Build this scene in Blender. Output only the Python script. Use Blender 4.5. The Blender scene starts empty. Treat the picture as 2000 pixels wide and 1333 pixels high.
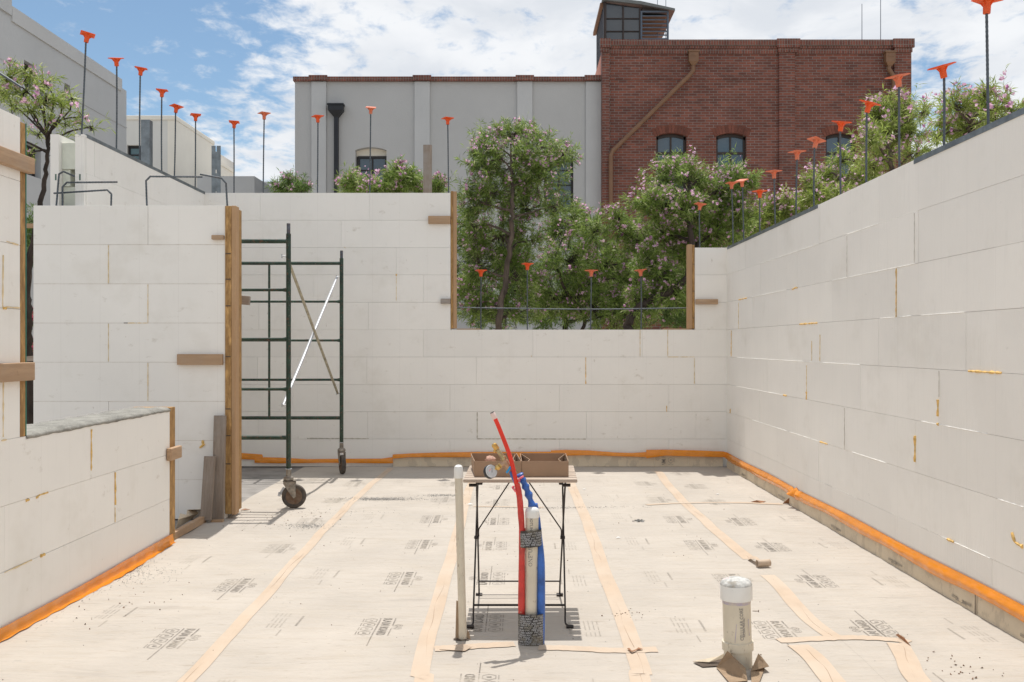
import bpy, math, random
import numpy as np
from mathutils import Vector, Matrix
R = math.radians
S = bpy.context.scene
COL = S.collection

# ---------------- camera ----------------
H = 1.355; F = 1890.0; CX = 1013.0; CY = 674.0
cam_d = bpy.data.cameras.new('camera')
cam_d.sensor_width = 36; cam_d.lens = 36 * F / 2000
cam_d.shift_x = -(CX - 1000) / 2000; cam_d.shift_y = (CY - 666.5) / 2000
cam_d.clip_start = 0.05; cam_d.clip_end = 3000
cam = bpy.data.objects.new('camera', cam_d); COL.objects.link(cam)
cam.location = (0, 0, H); cam.rotation_euler = (R(90), 0, 0)
S.camera = cam
S.view_settings.view_transform = 'Standard'; S.view_settings.look = 'None'
S.view_settings.gamma = 1; S.view_settings.exposure = 0.31
try:
    S.cycles.use_denoising = True
    S.cycles.max_bounces = 8; S.cycles.diffuse_bounces = 4; S.cycles.transparent_max_bounces = 8
    S.cycles.sample_clamp_indirect = 6
except Exception: pass

# ---------------- world ----------------
SUNDIR = Vector((-0.012, 0.315, 1.0)).normalized()
W = bpy.data.worlds.new('World'); S.world = W; W.use_nodes = True
nt = W.node_tree; N = nt.nodes; L = nt.links
for n in list(N): N.remove(n)
def wn(t, **k):
    n = N.new(t)
    for a, b in k.items(): setattr(n, a, b)
    return n
def wmath(op, a, b=None, c=None, clamp=False):
    n = wn('ShaderNodeMath', operation=op); n.use_clamp = clamp
    for i, v in enumerate((a, b, c)):
        if v is None: continue
        if isinstance(v, (int, float)): n.inputs[i].default_value = v
        else: L.new(v, n.inputs[i])
    return n.outputs[0]
def wramp(v, lo, hi, to0=0.0, to1=1.0):
    n = wn('ShaderNodeMapRange', interpolation_type='SMOOTHSTEP')
    L.new(v, n.inputs[0]); n.inputs[1].default_value = lo; n.inputs[2].default_value = hi
    n.inputs[3].default_value = to0; n.inputs[4].default_value = to1
    return n.outputs[0]
out = wn('ShaderNodeOutputWorld'); bg = wn('ShaderNodeBackground'); L.new(bg.outputs[0], out.inputs[0])
sky = wn('ShaderNodeTexSky', sky_type='NISHITA'); sky.sun_disc = False
sky.sun_elevation = math.asin(SUNDIR.z); sky.sun_rotation = math.atan2(SUNDIR.x, SUNDIR.y)
sky.altitude = 800; sky.air_density = 1.0; sky.dust_density = 1.2; sky.ozone_density = 1.6
bg.inputs[1].default_value = 0.15
tc = wn('ShaderNodeTexCoord'); sp = wn('ShaderNodeSeparateXYZ'); L.new(tc.outputs['Generated'], sp.inputs[0])
zz = wmath('ADD', wmath('MAXIMUM', sp.outputs[2], 0.0), 0.12)
cb = wn('ShaderNodeCombineXYZ')
L.new(wmath('DIVIDE', sp.outputs[0], zz), cb.inputs[0]); L.new(wmath('DIVIDE', sp.outputs[1], zz), cb.inputs[1])
def wnoise(scale, detail, rough, dist=0.0, off=0.0):
    m = wn('ShaderNodeMapping'); L.new(cb.outputs[0], m.inputs[0]); m.inputs['Location'].default_value = (off, off * 1.7, 0)
    m.inputs['Scale'].default_value = (1, 0.75, 1)
    n = wn('ShaderNodeTexNoise'); L.new(m.outputs[0], n.inputs['Vector'])
    n.inputs['Scale'].default_value = scale; n.inputs['Detail'].default_value = detail
    n.inputs['Roughness'].default_value = rough; n.inputs['Distortion'].default_value = dist
    return n.outputs['Fac']
def wdot(v):
    v = Vector(v).normalized()
    n = wn('ShaderNodeVectorMath', operation='DOT_PRODUCT'); L.new(tc.outputs['Generated'], n.inputs[0]); n.inputs[1].default_value = v
    return n.outputs['Value']
clear = wramp(wdot((-0.52, 1, 0.43)), math.cos(R(18.5)), math.cos(R(4.5)))
patch = wramp(wdot((0.425, 1, 0.262)), math.cos(R(3.2)), math.cos(R(0.4)), 0.0, 0.50)
big = wnoise(1.1, 3, 0.5, 0.2, 3.1)
fine = wnoise(12, 7, 0.60, 0.25, 7.7)
dens = wmath('ADD', wmath('MULTIPLY', fine, 1.55), wmath('MULTIPLY', big, 0.35))
dens = wmath('SUBTRACT', wmath('ADD', dens, 0.02), wmath('MULTIPLY', wmath('MAXIMUM', clear, patch), 0.62))
away = wramp(wdot((0.25, 1, 0.25)), math.cos(R(85)), math.cos(R(38)), 0.165, 0.0)   # unseen cloud thinned overhead and behind to dim and cool the shade
dens = wmath('SUBTRACT', dens, away)
mask = wramp(dens, 0.47, 0.97)
shade = wramp(wnoise(2.3, 5, 0.55, 0.5, 1.3), 0.36, 0.62)
cm = wn('ShaderNodeMix', data_type='RGBA'); L.new(shade, cm.inputs[0])
cm.inputs[6].default_value = (4.0, 4.2, 4.5, 1); cm.inputs[7].default_value = (4.95, 5.05, 5.2, 1)
mx = wn('ShaderNodeMix', data_type='RGBA'); L.new(mask, mx.inputs[0])
sb = wn('ShaderNodeMix', data_type='RGBA', blend_type='MULTIPLY'); sb.inputs[0].default_value = 1
L.new(sky.outputs[0], sb.inputs[6]); sb.inputs[7].default_value = (0.64, 0.69, 0.66, 1)
L.new(sb.outputs[2], mx.inputs[6]); L.new(cm.outputs[2], mx.inputs[7]); L.new(mx.outputs[2], bg.inputs[0])

sd = bpy.data.lights.new('sun', 'SUN'); sd.energy = 3.2; sd.angle = R(0.55); sd.color = (1, 0.965, 0.91)
so = bpy.data.objects.new('sun', sd); COL.objects.link(so)
so.rotation_euler = (-SUNDIR).to_track_quat('-Z', 'Y').to_euler()

# ---------------- geometry helpers ----------------
def P(px, py, Y): return Vector(((px - CX) / F * Y, Y, H - (py - CY) / F * Y))
def FL(px, py, z=0.0):
    Y = (H - z) * F / (py - CY); return Vector(((px - CX) / F * Y, Y, z))
def XX(px, Y): return (px - CX) / F * Y
def ZZ(py, Y): return H - (py - CY) / F * Y
C = 0.305
class MB:
    def __init__(s): s.v = []; s.f = []; s.m = []
    def add(s, vs, fs, mi=0):
        o = len(s.v); s.v.extend([tuple(v) for v in vs])
        for f in fs: s.f.append([o + i for i in f]); s.m.append(mi)
        return s
    def box(s, x0, x1, y0, y1, z0, z1, mi=0, M=None):
        vs = [Vector((x, y, z)) for z in (z0, z1) for y in (y0, y1) for x in (x0, x1)]
        if M is not None: vs = [M @ v for v in vs]
        return s.add(vs, [(0, 2, 3, 1), (4, 5, 7, 6), (0, 1, 5, 4), (1, 3, 7, 5), (3, 2, 6, 7), (2, 0, 4, 6)], mi)
    def bar(s, a, b, w, t, up=(0, 0, 1), mi=0):
        a = Vector(a); b = Vector(b); d = (b - a).normalized(); u = Vector(up)
        if abs(d.dot(u)) > .95: u = Vector((0, 1, 0))
        x = d.cross(u).normalized(); y = x.cross(d).normalized()
        vs = [p + x * (i * w / 2) + y * (j * t / 2) for p in (a, b) for i, j in ((-1, -1), (1, -1), (1, 1), (-1, 1))]
        return s.add(vs, [(3, 2, 1, 0), (4, 5, 6, 7), (0, 1, 5, 4), (1, 2, 6, 5), (2, 3, 7, 6), (3, 0, 4, 7)], mi)
    def tube(s, pts, r, n=8, mi=0, caps=True):
        pts = [Vector(p) for p in pts]; rs = r if hasattr(r, '__len__') else [r] * len(pts)
        rings = []; pu = None
        for i, p in enumerate(pts):
            d = (pts[min(i + 1, len(pts) - 1)] - pts[max(i - 1, 0)]).normalized()
            if pu is None:
                u = Vector((0, 0, 1)) if abs(d.z) < .9 else Vector((1, 0, 0)); u = (u - d * u.dot(d)).normalized()
            else:
                u = pu - d * pu.dot(d); u = u.normalized() if u.length > 1e-6 else Vector((1, 0, 0))
            pu = u; w = d.cross(u)
            rings.append([p + (u * math.cos(2 * math.pi * k / n) + w * math.sin(2 * math.pi * k / n)) * rs[i] for k in range(n)])
        vs = [v for q in rings for v in q]; fs = []
        for i in range(len(pts) - 1):
            for k in range(n): fs.append((i * n + k, i * n + (k + 1) % n, (i + 1) * n + (k + 1) % n, (i + 1) * n + k))
        if caps: fs.append(tuple(range(n - 1, -1, -1))); fs.append(tuple((len(pts) - 1) * n + k for k in range(n)))
        return s.add(vs, fs, mi)
    def lathe(s, prof, n=24, M=None, mi=0):
        vs = []; fs = []
        for (r, z) in prof:
            for k in range(n):
                a = 2 * math.pi * k / n; v = Vector((r * math.cos(a), r * math.sin(a), z)); vs.append(M @ v if M is not None else v)
        for i in range(len(prof) - 1):
            for k in range(n): fs.append((i * n + k, i * n + (k + 1) % n, (i + 1) * n + (k + 1) % n, (i + 1) * n + k))
        if prof[0][0] > 1e-6: fs.append(tuple(range(n - 1, -1, -1)))
        if prof[-1][0] > 1e-6: fs.append(tuple((len(prof) - 1) * n + k for k in range(n)))
        return s.add(vs, fs, mi)
    def prism(s, poly, y0, y1, mi=0, fn=None):
        n = len(poly); fn = fn or (lambda a, b, y: Vector((a, y, b)))
        vs = [fn(a, b, y0) for a, b in poly] + [fn(a, b, y1) for a, b in poly]
        fs = [tuple(range(n)), tuple(range(2 * n - 1, n - 1, -1))] + [(i, i + n, (i + 1) % n + n, (i + 1) % n) for i in range(n)]
        return s.add(vs, fs, mi)
    def grid(s, fn, nu, nv, mi=0):
        vs = [fn(i / nu, j / nv) for j in range(nv + 1) for i in range(nu + 1)]
        fs = [(j * (nu + 1) + i, j * (nu + 1) + i + 1, (j + 1) * (nu + 1) + i + 1, (j + 1) * (nu + 1) + i) for j in range(nv) for i in range(nu)]
        return s.add(vs, fs, mi)
    def mesh(s, name, mats, smooth=False):
        me = bpy.data.meshes.new(name); me.from_pydata(s.v, [], s.f); 
        for m in (mats if isinstance(mats, (list, tuple)) else [mats]): me.materials.append(m)
        if any(s.m): me.polygons.foreach_set('material_index', s.m)
        if smooth:
            me.polygons.foreach_set('use_smooth', [True] * len(me.polygons))
            try: me.set_sharp_from_angle(angle=R(38))
            except Exception: pass
        me.update(); return me
    def obj(s, name, mats, parent=None, smooth=False, bevel=0, loc=None, solid=0):
        o = bpy.data.objects.new(name, s.mesh(name, mats, smooth)); COL.objects.link(o)
        if parent is not None: o.parent = parent
        if loc is not None: o.location = loc
        if solid: m = o.modifiers.new('thick', 'SOLIDIFY'); m.thickness = solid; m.offset = 0
        if bevel: m = o.modifiers.new('bevel', 'BEVEL'); m.width = bevel; m.segments = 2; m.limit_method = 'ANGLE'
        return o
def tag(o, label=None, cat=None, group=None, kind=None):
    if label: o['label'] = label
    if cat: o['category'] = cat
    if group: o['group'] = group
    if kind: o['kind'] = kind
    return o
def thing(name, label, cat, group=None, loc=(0, 0, 0)):
    o = bpy.data.objects.new(name, None); COL.objects.link(o); o.location = loc; o.empty_display_size = .1
    return tag(o, label, cat, group)
def rot(axis, a): return Matrix.Rotation(a, 4, axis)
def align(d):  # matrix turning +Z to d
    return Vector(d).normalized().to_track_quat('Z', 'Y').to_matrix().to_4x4()
def smoothpath(pts, n=6):
    pts = [Vector(p) for p in pts]; o = []
    for i in range(len(pts) - 1):
        p0 = pts[max(i - 1, 0)]; p1 = pts[i]; p2 = pts[i + 1]; p3 = pts[min(i + 2, len(pts) - 1)]
        for k in range(n):
            t = k / n; o.append(.5 * ((2 * p1) + (p2 - p0) * t + (2 * p0 - 5 * p1 + 4 * p2 - p3) * t * t + (3 * p1 - p0 - 3 * p2 + p3) * t ** 3))
    o.append(pts[-1]); return o
def textgeo(body, size=1.0, sx=1.0, offset=0.0, align_x='CENTER'):
    cu = bpy.data.curves.new('t', 'FONT'); cu.body = body; cu.size = size; cu.align_x = align_x; cu.align_y = 'CENTER'; cu.offset = offset; cu.resolution_u = 2
    ob = bpy.data.objects.new('t', cu); COL.objects.link(ob)
    dg = bpy.context.evaluated_depsgraph_get(); dg.update()
    me = bpy.data.meshes.new_from_object(ob.evaluated_get(dg))
    vs = [Vector((v.co.x * sx, v.co.y, 0)) for v in me.vertices]; fs = [tuple(p.vertices) for p in me.polygons]
    bpy.data.objects.remove(ob); bpy.data.curves.remove(cu); bpy.data.meshes.remove(me)
    return vs, fs

# ---------------- materials ----------------
def mat(name, col, rough=.6, metal=0, var=.12, vs=4.0, st=(1, 1, 1), bump=0, bs=60, bst=None, island=0, spots=None, trans=0, spec=.5, coat=0, col2=None, grain=None, dist=0.002, lines=0):
    m = bpy.data.materials.new(name); m.use_nodes = True; t = m.node_tree; n = t.nodes; l = t.links
    b = n['Principled BSDF']; b.inputs['Roughness'].default_value = rough; b.inputs['Metallic'].default_value = metal
    b.inputs['Specular IOR Level'].default_value = spec; b.inputs['Coat Weight'].default_value = coat
    co = n.new('ShaderNodeTexCoord')
    def nz(scale, stv, det=5, ro=.6):
        mp = n.new('ShaderNodeMapping'); l.new(co.outputs['Object'], mp.inputs[0]); mp.inputs['Scale'].default_value = stv
        x = n.new('ShaderNodeTexNoise'); l.new(mp.outputs[0], x.inputs['Vector']); x.inputs['Scale'].default_value = scale
        x.inputs['Detail'].default_value = det; x.inputs['Roughness'].default_value = ro; return x.outputs['Fac']
    def ramp(v, lo, hi, a, c):
        x = n.new('ShaderNodeMapRange'); l.new(v, x.inputs[0]); x.inputs[1].default_value = lo; x.inputs[2].default_value = hi
        x.inputs[3].default_value = a; x.inputs[4].default_value = c; return x.outputs[0]
    def mix(f, a, c, bt='MIX'):
        x = n.new('ShaderNodeMix'); x.data_type = 'RGBA'; x.blend_type = bt
        for i, v in ((0, f), (6, a), (7, c)):
            if isinstance(v, (int, float)): x.inputs[i].default_value = v
            elif isinstance(v, tuple): x.inputs[i].default_value = (*v[:3], 1)
            else: l.new(v, x.inputs[i])
        return x.outputs[2]
    m['_'] = 0
    f = ramp(nz(vs, st), .3, .7, 0, 1)
    c2 = col2 or tuple(max(0, x * (1 - 2 * var)) for x in col)
    c1 = tuple(min(1, x * (1 + var)) for x in col) if not col2 else col
    cur = mix(f, c1, c2)
    if grain:
        g = ramp(nz(grain[0], grain[1], 6, .7), .35, .65, 0, 1); cur = mix(g, cur, grain[2])
    if island:
        g = n.new('ShaderNodeNewGeometry'); v = ramp(g.outputs['Random Per Island'], 0, 1, 1 - island, 1 + island * .6)
        cc = n.new('ShaderNodeCombineColor'); [l.new(v, cc.inputs[i]) for i in range(3)]
        cur = mix(1.0, cur, cc.outputs[0], 'MULTIPLY')
    if spots:
        for (sc, stv, lo, hi, amt, c) in spots:
            cur = mix(ramp(nz(sc, stv, 4, .65), lo, hi, 0, amt), cur, c)
    if lines:   # faint moulding lines every 12 inches along the wall
        sx_ = n.new('ShaderNodeSeparateXYZ'); l.new(co.outputs['Object'], sx_.inputs[0])
        def mm(op, a_, b_):
            q = n.new('ShaderNodeMath'); q.operation = op
            for i, v in enumerate((a_, b_)):
                if isinstance(v, (int, float)): q.inputs[i].default_value = v
                else: l.new(v, q.inputs[i])
            return q.outputs[0]
        fr = mm('FRACT', mm('DIVIDE', mm('ADD', sx_.outputs[0], sx_.outputs[1]), .3052), 0)
        cur = mix(mm('MULTIPLY', mm('LESS_THAN', fr, .013), lines), cur, (.50, .46, .40))
    l.new(cur, b.inputs['Base Color'])
    if bump:
        bp = n.new('ShaderNodeBump'); bp.inputs['Strength'].default_value = bump; bp.inputs['Distance'].default_value = dist
        l.new(nz(bs, bst or st, 6, .6), bp.inputs['Height']); l.new(bp.outputs[0], b.inputs['Normal'])
    if trans:
        o = n['Material Output']; tr = n.new('ShaderNodeBsdfTranslucent'); l.new(cur, tr.inputs[0])
        ms = n.new('ShaderNodeMixShader'); ms.inputs[0].default_value = trans; l.new(b.outputs[0], ms.inputs[1]); l.new(tr.outputs[0], ms.inputs[2]); l.new(ms.outputs[0], o.inputs[0])
    m['h'] = 0
    return m
DIRT = (.30, .24, .17)
FOAM = mat('foam', (.90, .868, .812), .75, var=.02, vs=1.3, bump=.25, bs=9, bst=(1, 1, 1), island=.03, dist=.004, lines=.13,
           spots=[(2.2, (1, 1, 1), .56, .78, .32, (.66, .61, .52)), (7, (1, 1, 1.6), .645, .76, .42, (.50, .44, .35)), (26, (1, 1, .12), .58, .85, .16, (.68, .65, .58)), (22, (1, 1, .5), .70, .76, .5, (.45, .38, .30))])
FOAMR = mat('foam_grooved', (.90, .866, .808), .8, var=.02, vs=1.1, bump=.5, bs=26, bst=(1, 3, .35), island=.035, dist=.004, lines=.13,
            spots=[(2.0, (1, 1, 1), .56, .80, .32, (.62, .58, .50)), (11, (1, 2.5, .25), .62, .74, .25, (.90, .88, .84)), (30, (1, .9, .07), .55, .85, .22, (.66, .64, .60)), (8, (1, 1, 2), .70, .8, .3, (.45, .42, .36))])
FOAMC = mat('foam_cut', (.72, .74, .64), .8, var=.05, vs=9)
CONC = mat('concrete', (.285, .272, .24), .85, var=.2, vs=9, bump=.8, bs=150, dist=.004, spots=[(120, (1, 1, 1), .56, .66, .5, (.50, .48, .44)), (70, (1, 1, 1), .6, .7, .6, (.2, .2, .2))])
SLAB = mat('slab', (.30, .28, .26), .85, var=.15, vs=5, bump=.4, bs=50)
METAL = mat('track_steel', (.23, .26, .28), .45, metal=.6, var=.2, vs=9, spots=[(30, (1, 1, 1), .6, .8, .5, (.45, .45, .43))])
SEAM = mat('cured_foam', (.78, .50, .16), .7, var=.2, vs=40, bump=.8, bs=120)
SEAMP = mat('cured_foam_thin', (.76, .60, .36), .7, var=.12, vs=30)
LINEC = mat('crack', (.42, .36, .29), .9, var=.2, vs=20)
def wood(name, c, d, ax, weather=0):
    s1 = [1, 1, 1]; s1[ax] = .06; s2 = [1, 1, 1]; s2[ax] = .1
    return mat(name, c, .7, var=.14, vs=9, st=tuple(s1), grain=(45, tuple(s2), d), bump=.5, bs=70, bst=tuple(s2),
               spots=[(7, (1, 1, 1), .66, .74, .6, tuple(x * .4 for x in d)), (3, (1, 1, 1), .5, .7, weather, (.33, .30, .27))])
PZ = wood('pine_upright', (.52, .33, .18), (.44, .26, .13), 2); PX = wood('pine_across', (.50, .33, .20), (.40, .25, .14), 0, .25)
PY = wood('pine_along', (.50, .33, .20), (.38, .24, .14), 1, .25)
WZ = wood('weathered_upright', (.33, .27, .22), (.22, .17, .13), 2, .8); WX = wood('weathered_across', (.40, .33, .27), (.25, .19, .15), 0, .8)
OSB = mat('strand_board', (.56, .33, .12), .7, var=.25, vs=26, st=(1, 1, .3), grain=(60, (1, 1, .25), (.27, .14, .045)), bump=.6, bs=80, bst=(1, 1, .3))
TICK = mat('pencil', (.10, .07, .05), .8)
GREENE = mat('green_edge', (.02, .20, .15), .5)
REBAR = mat('rebar_steel', (.10, .115, .13), .55, metal=.35, var=.2, vs=30, spots=[(20, (1, 1, .4), .55, .75, .4, (.20, .13, .09))])
CAPM = mat('orange_plastic', (.95, .14, .025), .45, var=.08, vs=25, trans=.25, spots=[(25, (1, 1, 1), .6, .75, .35, (.80, .35, .22))])
CAPF = mat('faded_orange_plastic', (.84, .24, .12), .55, var=.15, vs=25, trans=.22, spots=[(22, (1, 1, 1), .52, .7, .5, (.80, .48, .38))])
GPAINT = mat('green_paint', (.018, .050, .030), .4, var=.3, vs=14, spots=[(40, (1, 1, 1), .56, .66, .85, (.13, .05, .03)), (90, (1, 1, 1), .63, .7, .6, (.4, .4, .36))], bump=.4, bs=90)
PINM = mat('pin_steel', (.13, .14, .16), .4, metal=.8, var=.2, vs=20, spots=[(30, (1, 1, 1), .5, .7, .5, (.16, .06, .035))])
GALV = mat('galvanised', (.55, .56, .58), .45, metal=.6, var=.1, vs=30)
GALVD = mat('dull_galvanised', (.44, .40, .30), .5, metal=.5, var=.2, vs=30)
TYRE = mat('tyre_rubber', (.09, .075, .062), .8, var=.3, vs=20, spots=[(14, (1, 1, 1), .5, .7, .5, (.20, .15, .11))])
RIM = mat('rusty_cast', (.17, .11, .07), .7, var=.3, vs=30, spots=[(30, (1, 1, 1), .5, .7, .6, (.25, .09, .03))])
FORK = mat('stained_steel', (.33, .29, .24), .5, metal=.4, var=.3, vs=30, spots=[(26, (1, 1, 1), .52, .7, .7, (.20, .12, .07))])
PVC = mat('dusty_pvc', (.68, .62, .50), .45, var=.06, vs=8, spots=[(38, (1, 1, .45), .62, .68, .7, (.33, .27, .19)), (5, (1, 1, 1), .55, .8, .4, (.48, .41, .30))])
PVCW = mat('white_pvc', (.82, .82, .79), .35, var=.03, vs=8, spots=[(60, (1, 1, 1), .66, .72, .6, (.4, .36, .28))])
FOIL = mat('foil_tape', (.58, .575, .55), .75, metal=.0, var=.25, vs=30, bump=1, bs=50, dist=.006, spots=[(26, (1, 1, 1), .55, .66, .7, (.34, .30, .24))])
PRIM = mat('purple_primer', (.46, .41, .52), .5, spots=[(20, (1, 1, 1), .45, .6, .8, (.60, .54, .46))])
REDF = mat('red_film', (.66, .050, .040), .45, var=.15, vs=14, bump=.9, bs=40, dist=.004, spots=[(5, (1, 1, 1), .5, .75, .35, (.50, .22, .16)), (60, (1, 1, .5), .60, .68, .6, (.55, .36, .25))])
REDT = mat('red_tube', (.80, .035, .015), .35, var=.08, vs=10, spots=[(16, (1, 1, .4), .64, .68, .8, (.50, .34, .22))])
PINK = mat('pink_knot', (.85, .16, .20), .4, var=.2, vs=40)
BLUF = mat('blue_film', (.035, .14, .50), .35, var=.2, vs=20, bump=.9, bs=40, dist=.005, spots=[(6, (1, 1, 1), .5, .75, .3, (.18, .26, .45)), (50, (1, 1, .5), .66, .72, .6, (.45, .42, .38))])
BLUK = mat('light_blue_knot', (.01, .33, .72), .4, var=.1)
BRASS = mat('brass', (.72, .47, .16), .3, metal=.85, var=.15, vs=50)
BRONZ = mat('cast_bronze', (.52, .34, .22), .5, metal=.45, var=.2, vs=50)
GAUG = mat('gauge_case', (.03, .035, .04), .35, var=.2)
GFACE = mat('gauge_face', (.60, .61, .62), .2, var=.06, vs=50)
BWRAP = mat('black_wrap', (.045, .042, .040), .55, var=.3, vs=40, bump=.6, bs=80, spots=[(9, (1, 1, 1), .52, .7, .75, (.30, .26, .18))])
WRAPT = mat('wrap_lettering', (.42, .43, .45), .6, spots=[(25, (1, 1, 1), .5, .62, .75, (.25, .22, .16))])
INK = mat('printed_ink', (.30, .265, .23), .85, var=.25, vs=30, spots=[(3.5, (1, 1, 1), .48, .68, .8, (.50, .44, .36))])
INKF = mat('faded_ink', (.40, .36, .31), .85, var=.1, vs=30, spots=[(4, (1, 1, 1), .45, .65, .8, (.52, .46, .385))])
CARD = mat('cardboard', (.36, .235, .15), .8, var=.05, vs=6, bump=.2, bs=200, bst=(1, 1, .1))
CARDT = mat('brown_paper', (.33, .23, .145), .8, var=.12, vs=12)
SLAT = mat('slat_wood', (.56, .46, .37), .7, var=.12, vs=12, st=(.08, 1, 1), grain=(60, (.08, 1, 1), (.40, .31, .24)))
BLACKM = mat('dark_metal', (.035, .028, .026), .45, metal=.4, var=.2, vs=30)
KTAPE = mat('paper_tape', (.53, .405, .295), .6, var=.045, vs=9, st=(1, .4, 1), bump=.5, bs=20, dist=.004, spots=[(2.3, (1, 1, 1), .38, .68, .8, (.56, .465, .37)), (14, (1, 1, 1), .62, .75, .25, (.55, .43, .31))])
KTAPED = mat('tape_underside', (.34, .16, .075), .7, var=.2, vs=20)
OTAPE = mat('orange_tape', (.88, .295, .010), .24, var=.05, vs=20, st=(1, .3, 1), bump=.35, bs=14, bst=(1, .5, 1.8), dist=.008, coat=.5, trans=.12)
OTAPEF = mat('orange_tape_floor', (.88, .40, .10), .4, var=.12, vs=20, bump=.6, bs=30)
PAPER = mat('floor_paper', (.485, .434, .376), .85, var=.055, vs=1.6, bump=.9, bs=8, bst=(.45, 2.1, 1), dist=.016,
            spots=[(6, (.45, 2.6, 1), .50, .70, .40, (.40, .34, .27)), (15, (.4, 2.4, 1), .60, .70, .55, (.33, .27, .21)), (1.1, (1, 1, 1), .58, .70, .30, (.40, .36, .31)), (34, (.5, 1.6, 1), .62, .70, .5, (.33, .27, .20)),
                   (2.3, (1, 1, 1), .55, .75, .22, (.47, .40, .30)), (75, (1, 1, 1), .725, .75, .7, (.17, .12, .09)), (3.6, (.35, 1.7, 1), .63, .73, .5, (.34, .30, .26)), (9, (1, .6, 1), .66, .72, .4, (.36, .33, .29))])
PAPERW = mat('upturned_paper', (.68, .57, .42), .85, var=.05, vs=3, bump=.7, bs=7, dist=.012, spots=[(7, (1, 1, .8), .54, .58, .4, (.42, .35, .26)), (3, (1, 1, 1), .55, .75, .3, (.48, .40, .30))])
GRIT = mat('grit', (.36, .35, .33), .9, island=.6, var=.2, vs=30)
CRUMB = mat('dirt_crumb', (.19, .11, .065), .9, island=.5, var=.2, vs=30)
GROUND = mat('ground', (.44, .39, .33), .95, var=.2, vs=.6, bump=1, bs=12, spots=[(3, (1, 1, 1), .55, .7, .5, (.25, .21, .17))])
STUG = mat('grey_stucco', (.495, .495, .49), .9, var=.025, vs=.7, bump=.5, bs=30, dist=.01, spots=[(.7, (1, 1, .35), .55, .8, .30, (.44, .42, .395)), (6, (1.6, 1, .22), .62, .85, .22, (.38, .36, .34))])
STUL = mat('light_stucco', (.54, .545, .545), .9, var=.03, vs=.9, bump=.4, bs=30, dist=.01, spots=[(1.1, (1, 1, .4), .6, .8, .25, (.54, .52, .49))])
STUC = mat('cream_stucco', (.84, .79, .69), .9, var=.04, vs=.7, bump=.5, bs=20, dist=.01, spots=[(.8, (1, 1, .5), .5, .75, .3, (.74, .70, .61))])
STUCG = mat('cream_stucco_shaded', (.70, .68, .63), .9, var=.04, vs=.7, bump=.4, bs=20, dist=.01)  # cream stucco with the shade of its front face put into the colour
STUS = mat('shade_stucco', (.52, .53, .535), .9, var=.04, vs=.6, bump=.5, bs=20, dist=.01, spots=[(.6, (1, 1, .3), .5, .75, .3, (.49, .48, .46)), (5, (1, 1, .15), .6, .8, .2, (.44, .43, .41))])
SALM = mat('salmon_stucco', (.55, .24, .17), .9, var=.05)
BLKP = mat('black_downpipe', (.012, .014, .020), .45, var=.2)
BRNP = mat('brown_downpipe', (.22, .115, .060), .5, var=.1, vs=3)
WFRM = mat('dark_frame', (.016, .012, .012), .45, var=.2)
WFRB = mat('brown_frame', (.035, .020, .014), .45, var=.2)
BLUS = mat('blue_grey_steel', (.10, .135, .18), .5, var=.1)
LOUI = mat('louver_interior', (.16, .15, .11), .8)
ROOFM = mat('roof_metal', (.16, .175, .17), .5, var=.1)
BARK = mat('bark', (.115, .085, .065), .9, var=.35, vs=14, st=(1, 1, .3), bump=1, bs=30, bst=(1, 1, .3), dist=.01)
BARKD = mat('dark_bark', (.05, .036, .028), .9, var=.35, vs=14, st=(1, 1, .3), bump=1, bs=30, bst=(1, 1, .3), dist=.01)
def glass(name, col, rough=.06):
    m = mat(name, col, rough, var=.15, vs=1.2, spec=1.0, bump=.06, bs=1.5, dist=.03); return m
GLAS = glass('window_glass', (.045, .085, .12)); GLASG = glass('dark_window_glass', (.035, .045, .055)); GLAST = glass('teal_glass', (.06, .13, .14))
def leafmat(name, base, dark, tip):
    m = bpy.data.materials.new(name); m.use_nodes = True; n = m.node_tree.nodes; l = m.node_tree.links
    b = n['Principled BSDF']; b.inputs['Roughness'].default_value = .42; b.inputs['Specular IOR Level'].default_value = .35
    g = n.new('ShaderNodeNewGeometry'); r = n.new('ShaderNodeValToRGB'); l.new(g.outputs['Random Per Island'], r.inputs[0])
    e = r.color_ramp.elements; e[0].position = 0; e[0].color = (*dark, 1); e[1].position = 1; e[1].color = (*tip, 1); k = e.new(.45); k.color = (*base, 1); k = e.new(.86); k.color = (*[x * 1.25 for x in base], 1)
    l.new(r.outputs[0], b.inputs['Base Color']); tr = n.new('ShaderNodeBsdfTranslucent'); l.new(r.outputs[0], tr.inputs[0])
    ms = n.new('ShaderNodeMixShader'); ms.inputs[0].default_value = .50; l.new(b.outputs[0], ms.inputs[1]); l.new(tr.outputs[0], ms.inputs[2]); l.new(ms.outputs[0], n['Material Output'].inputs[0])
    return m
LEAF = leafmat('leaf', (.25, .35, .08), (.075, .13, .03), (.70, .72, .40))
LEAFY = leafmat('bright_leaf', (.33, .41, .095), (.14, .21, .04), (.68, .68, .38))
LEAFD = leafmat('deep_shaded_leaf', (.14, .225, .055), (.06, .11, .025), (.44, .50, .24))
FLOW = leafmat('blossom', (.76, .50, .66), (.42, .12, .34), (.88, .72, .76))
FLOWR = leafmat('red_blossom', (.62, .12, .20), (.40, .05, .10), (.75, .30, .35))
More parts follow.
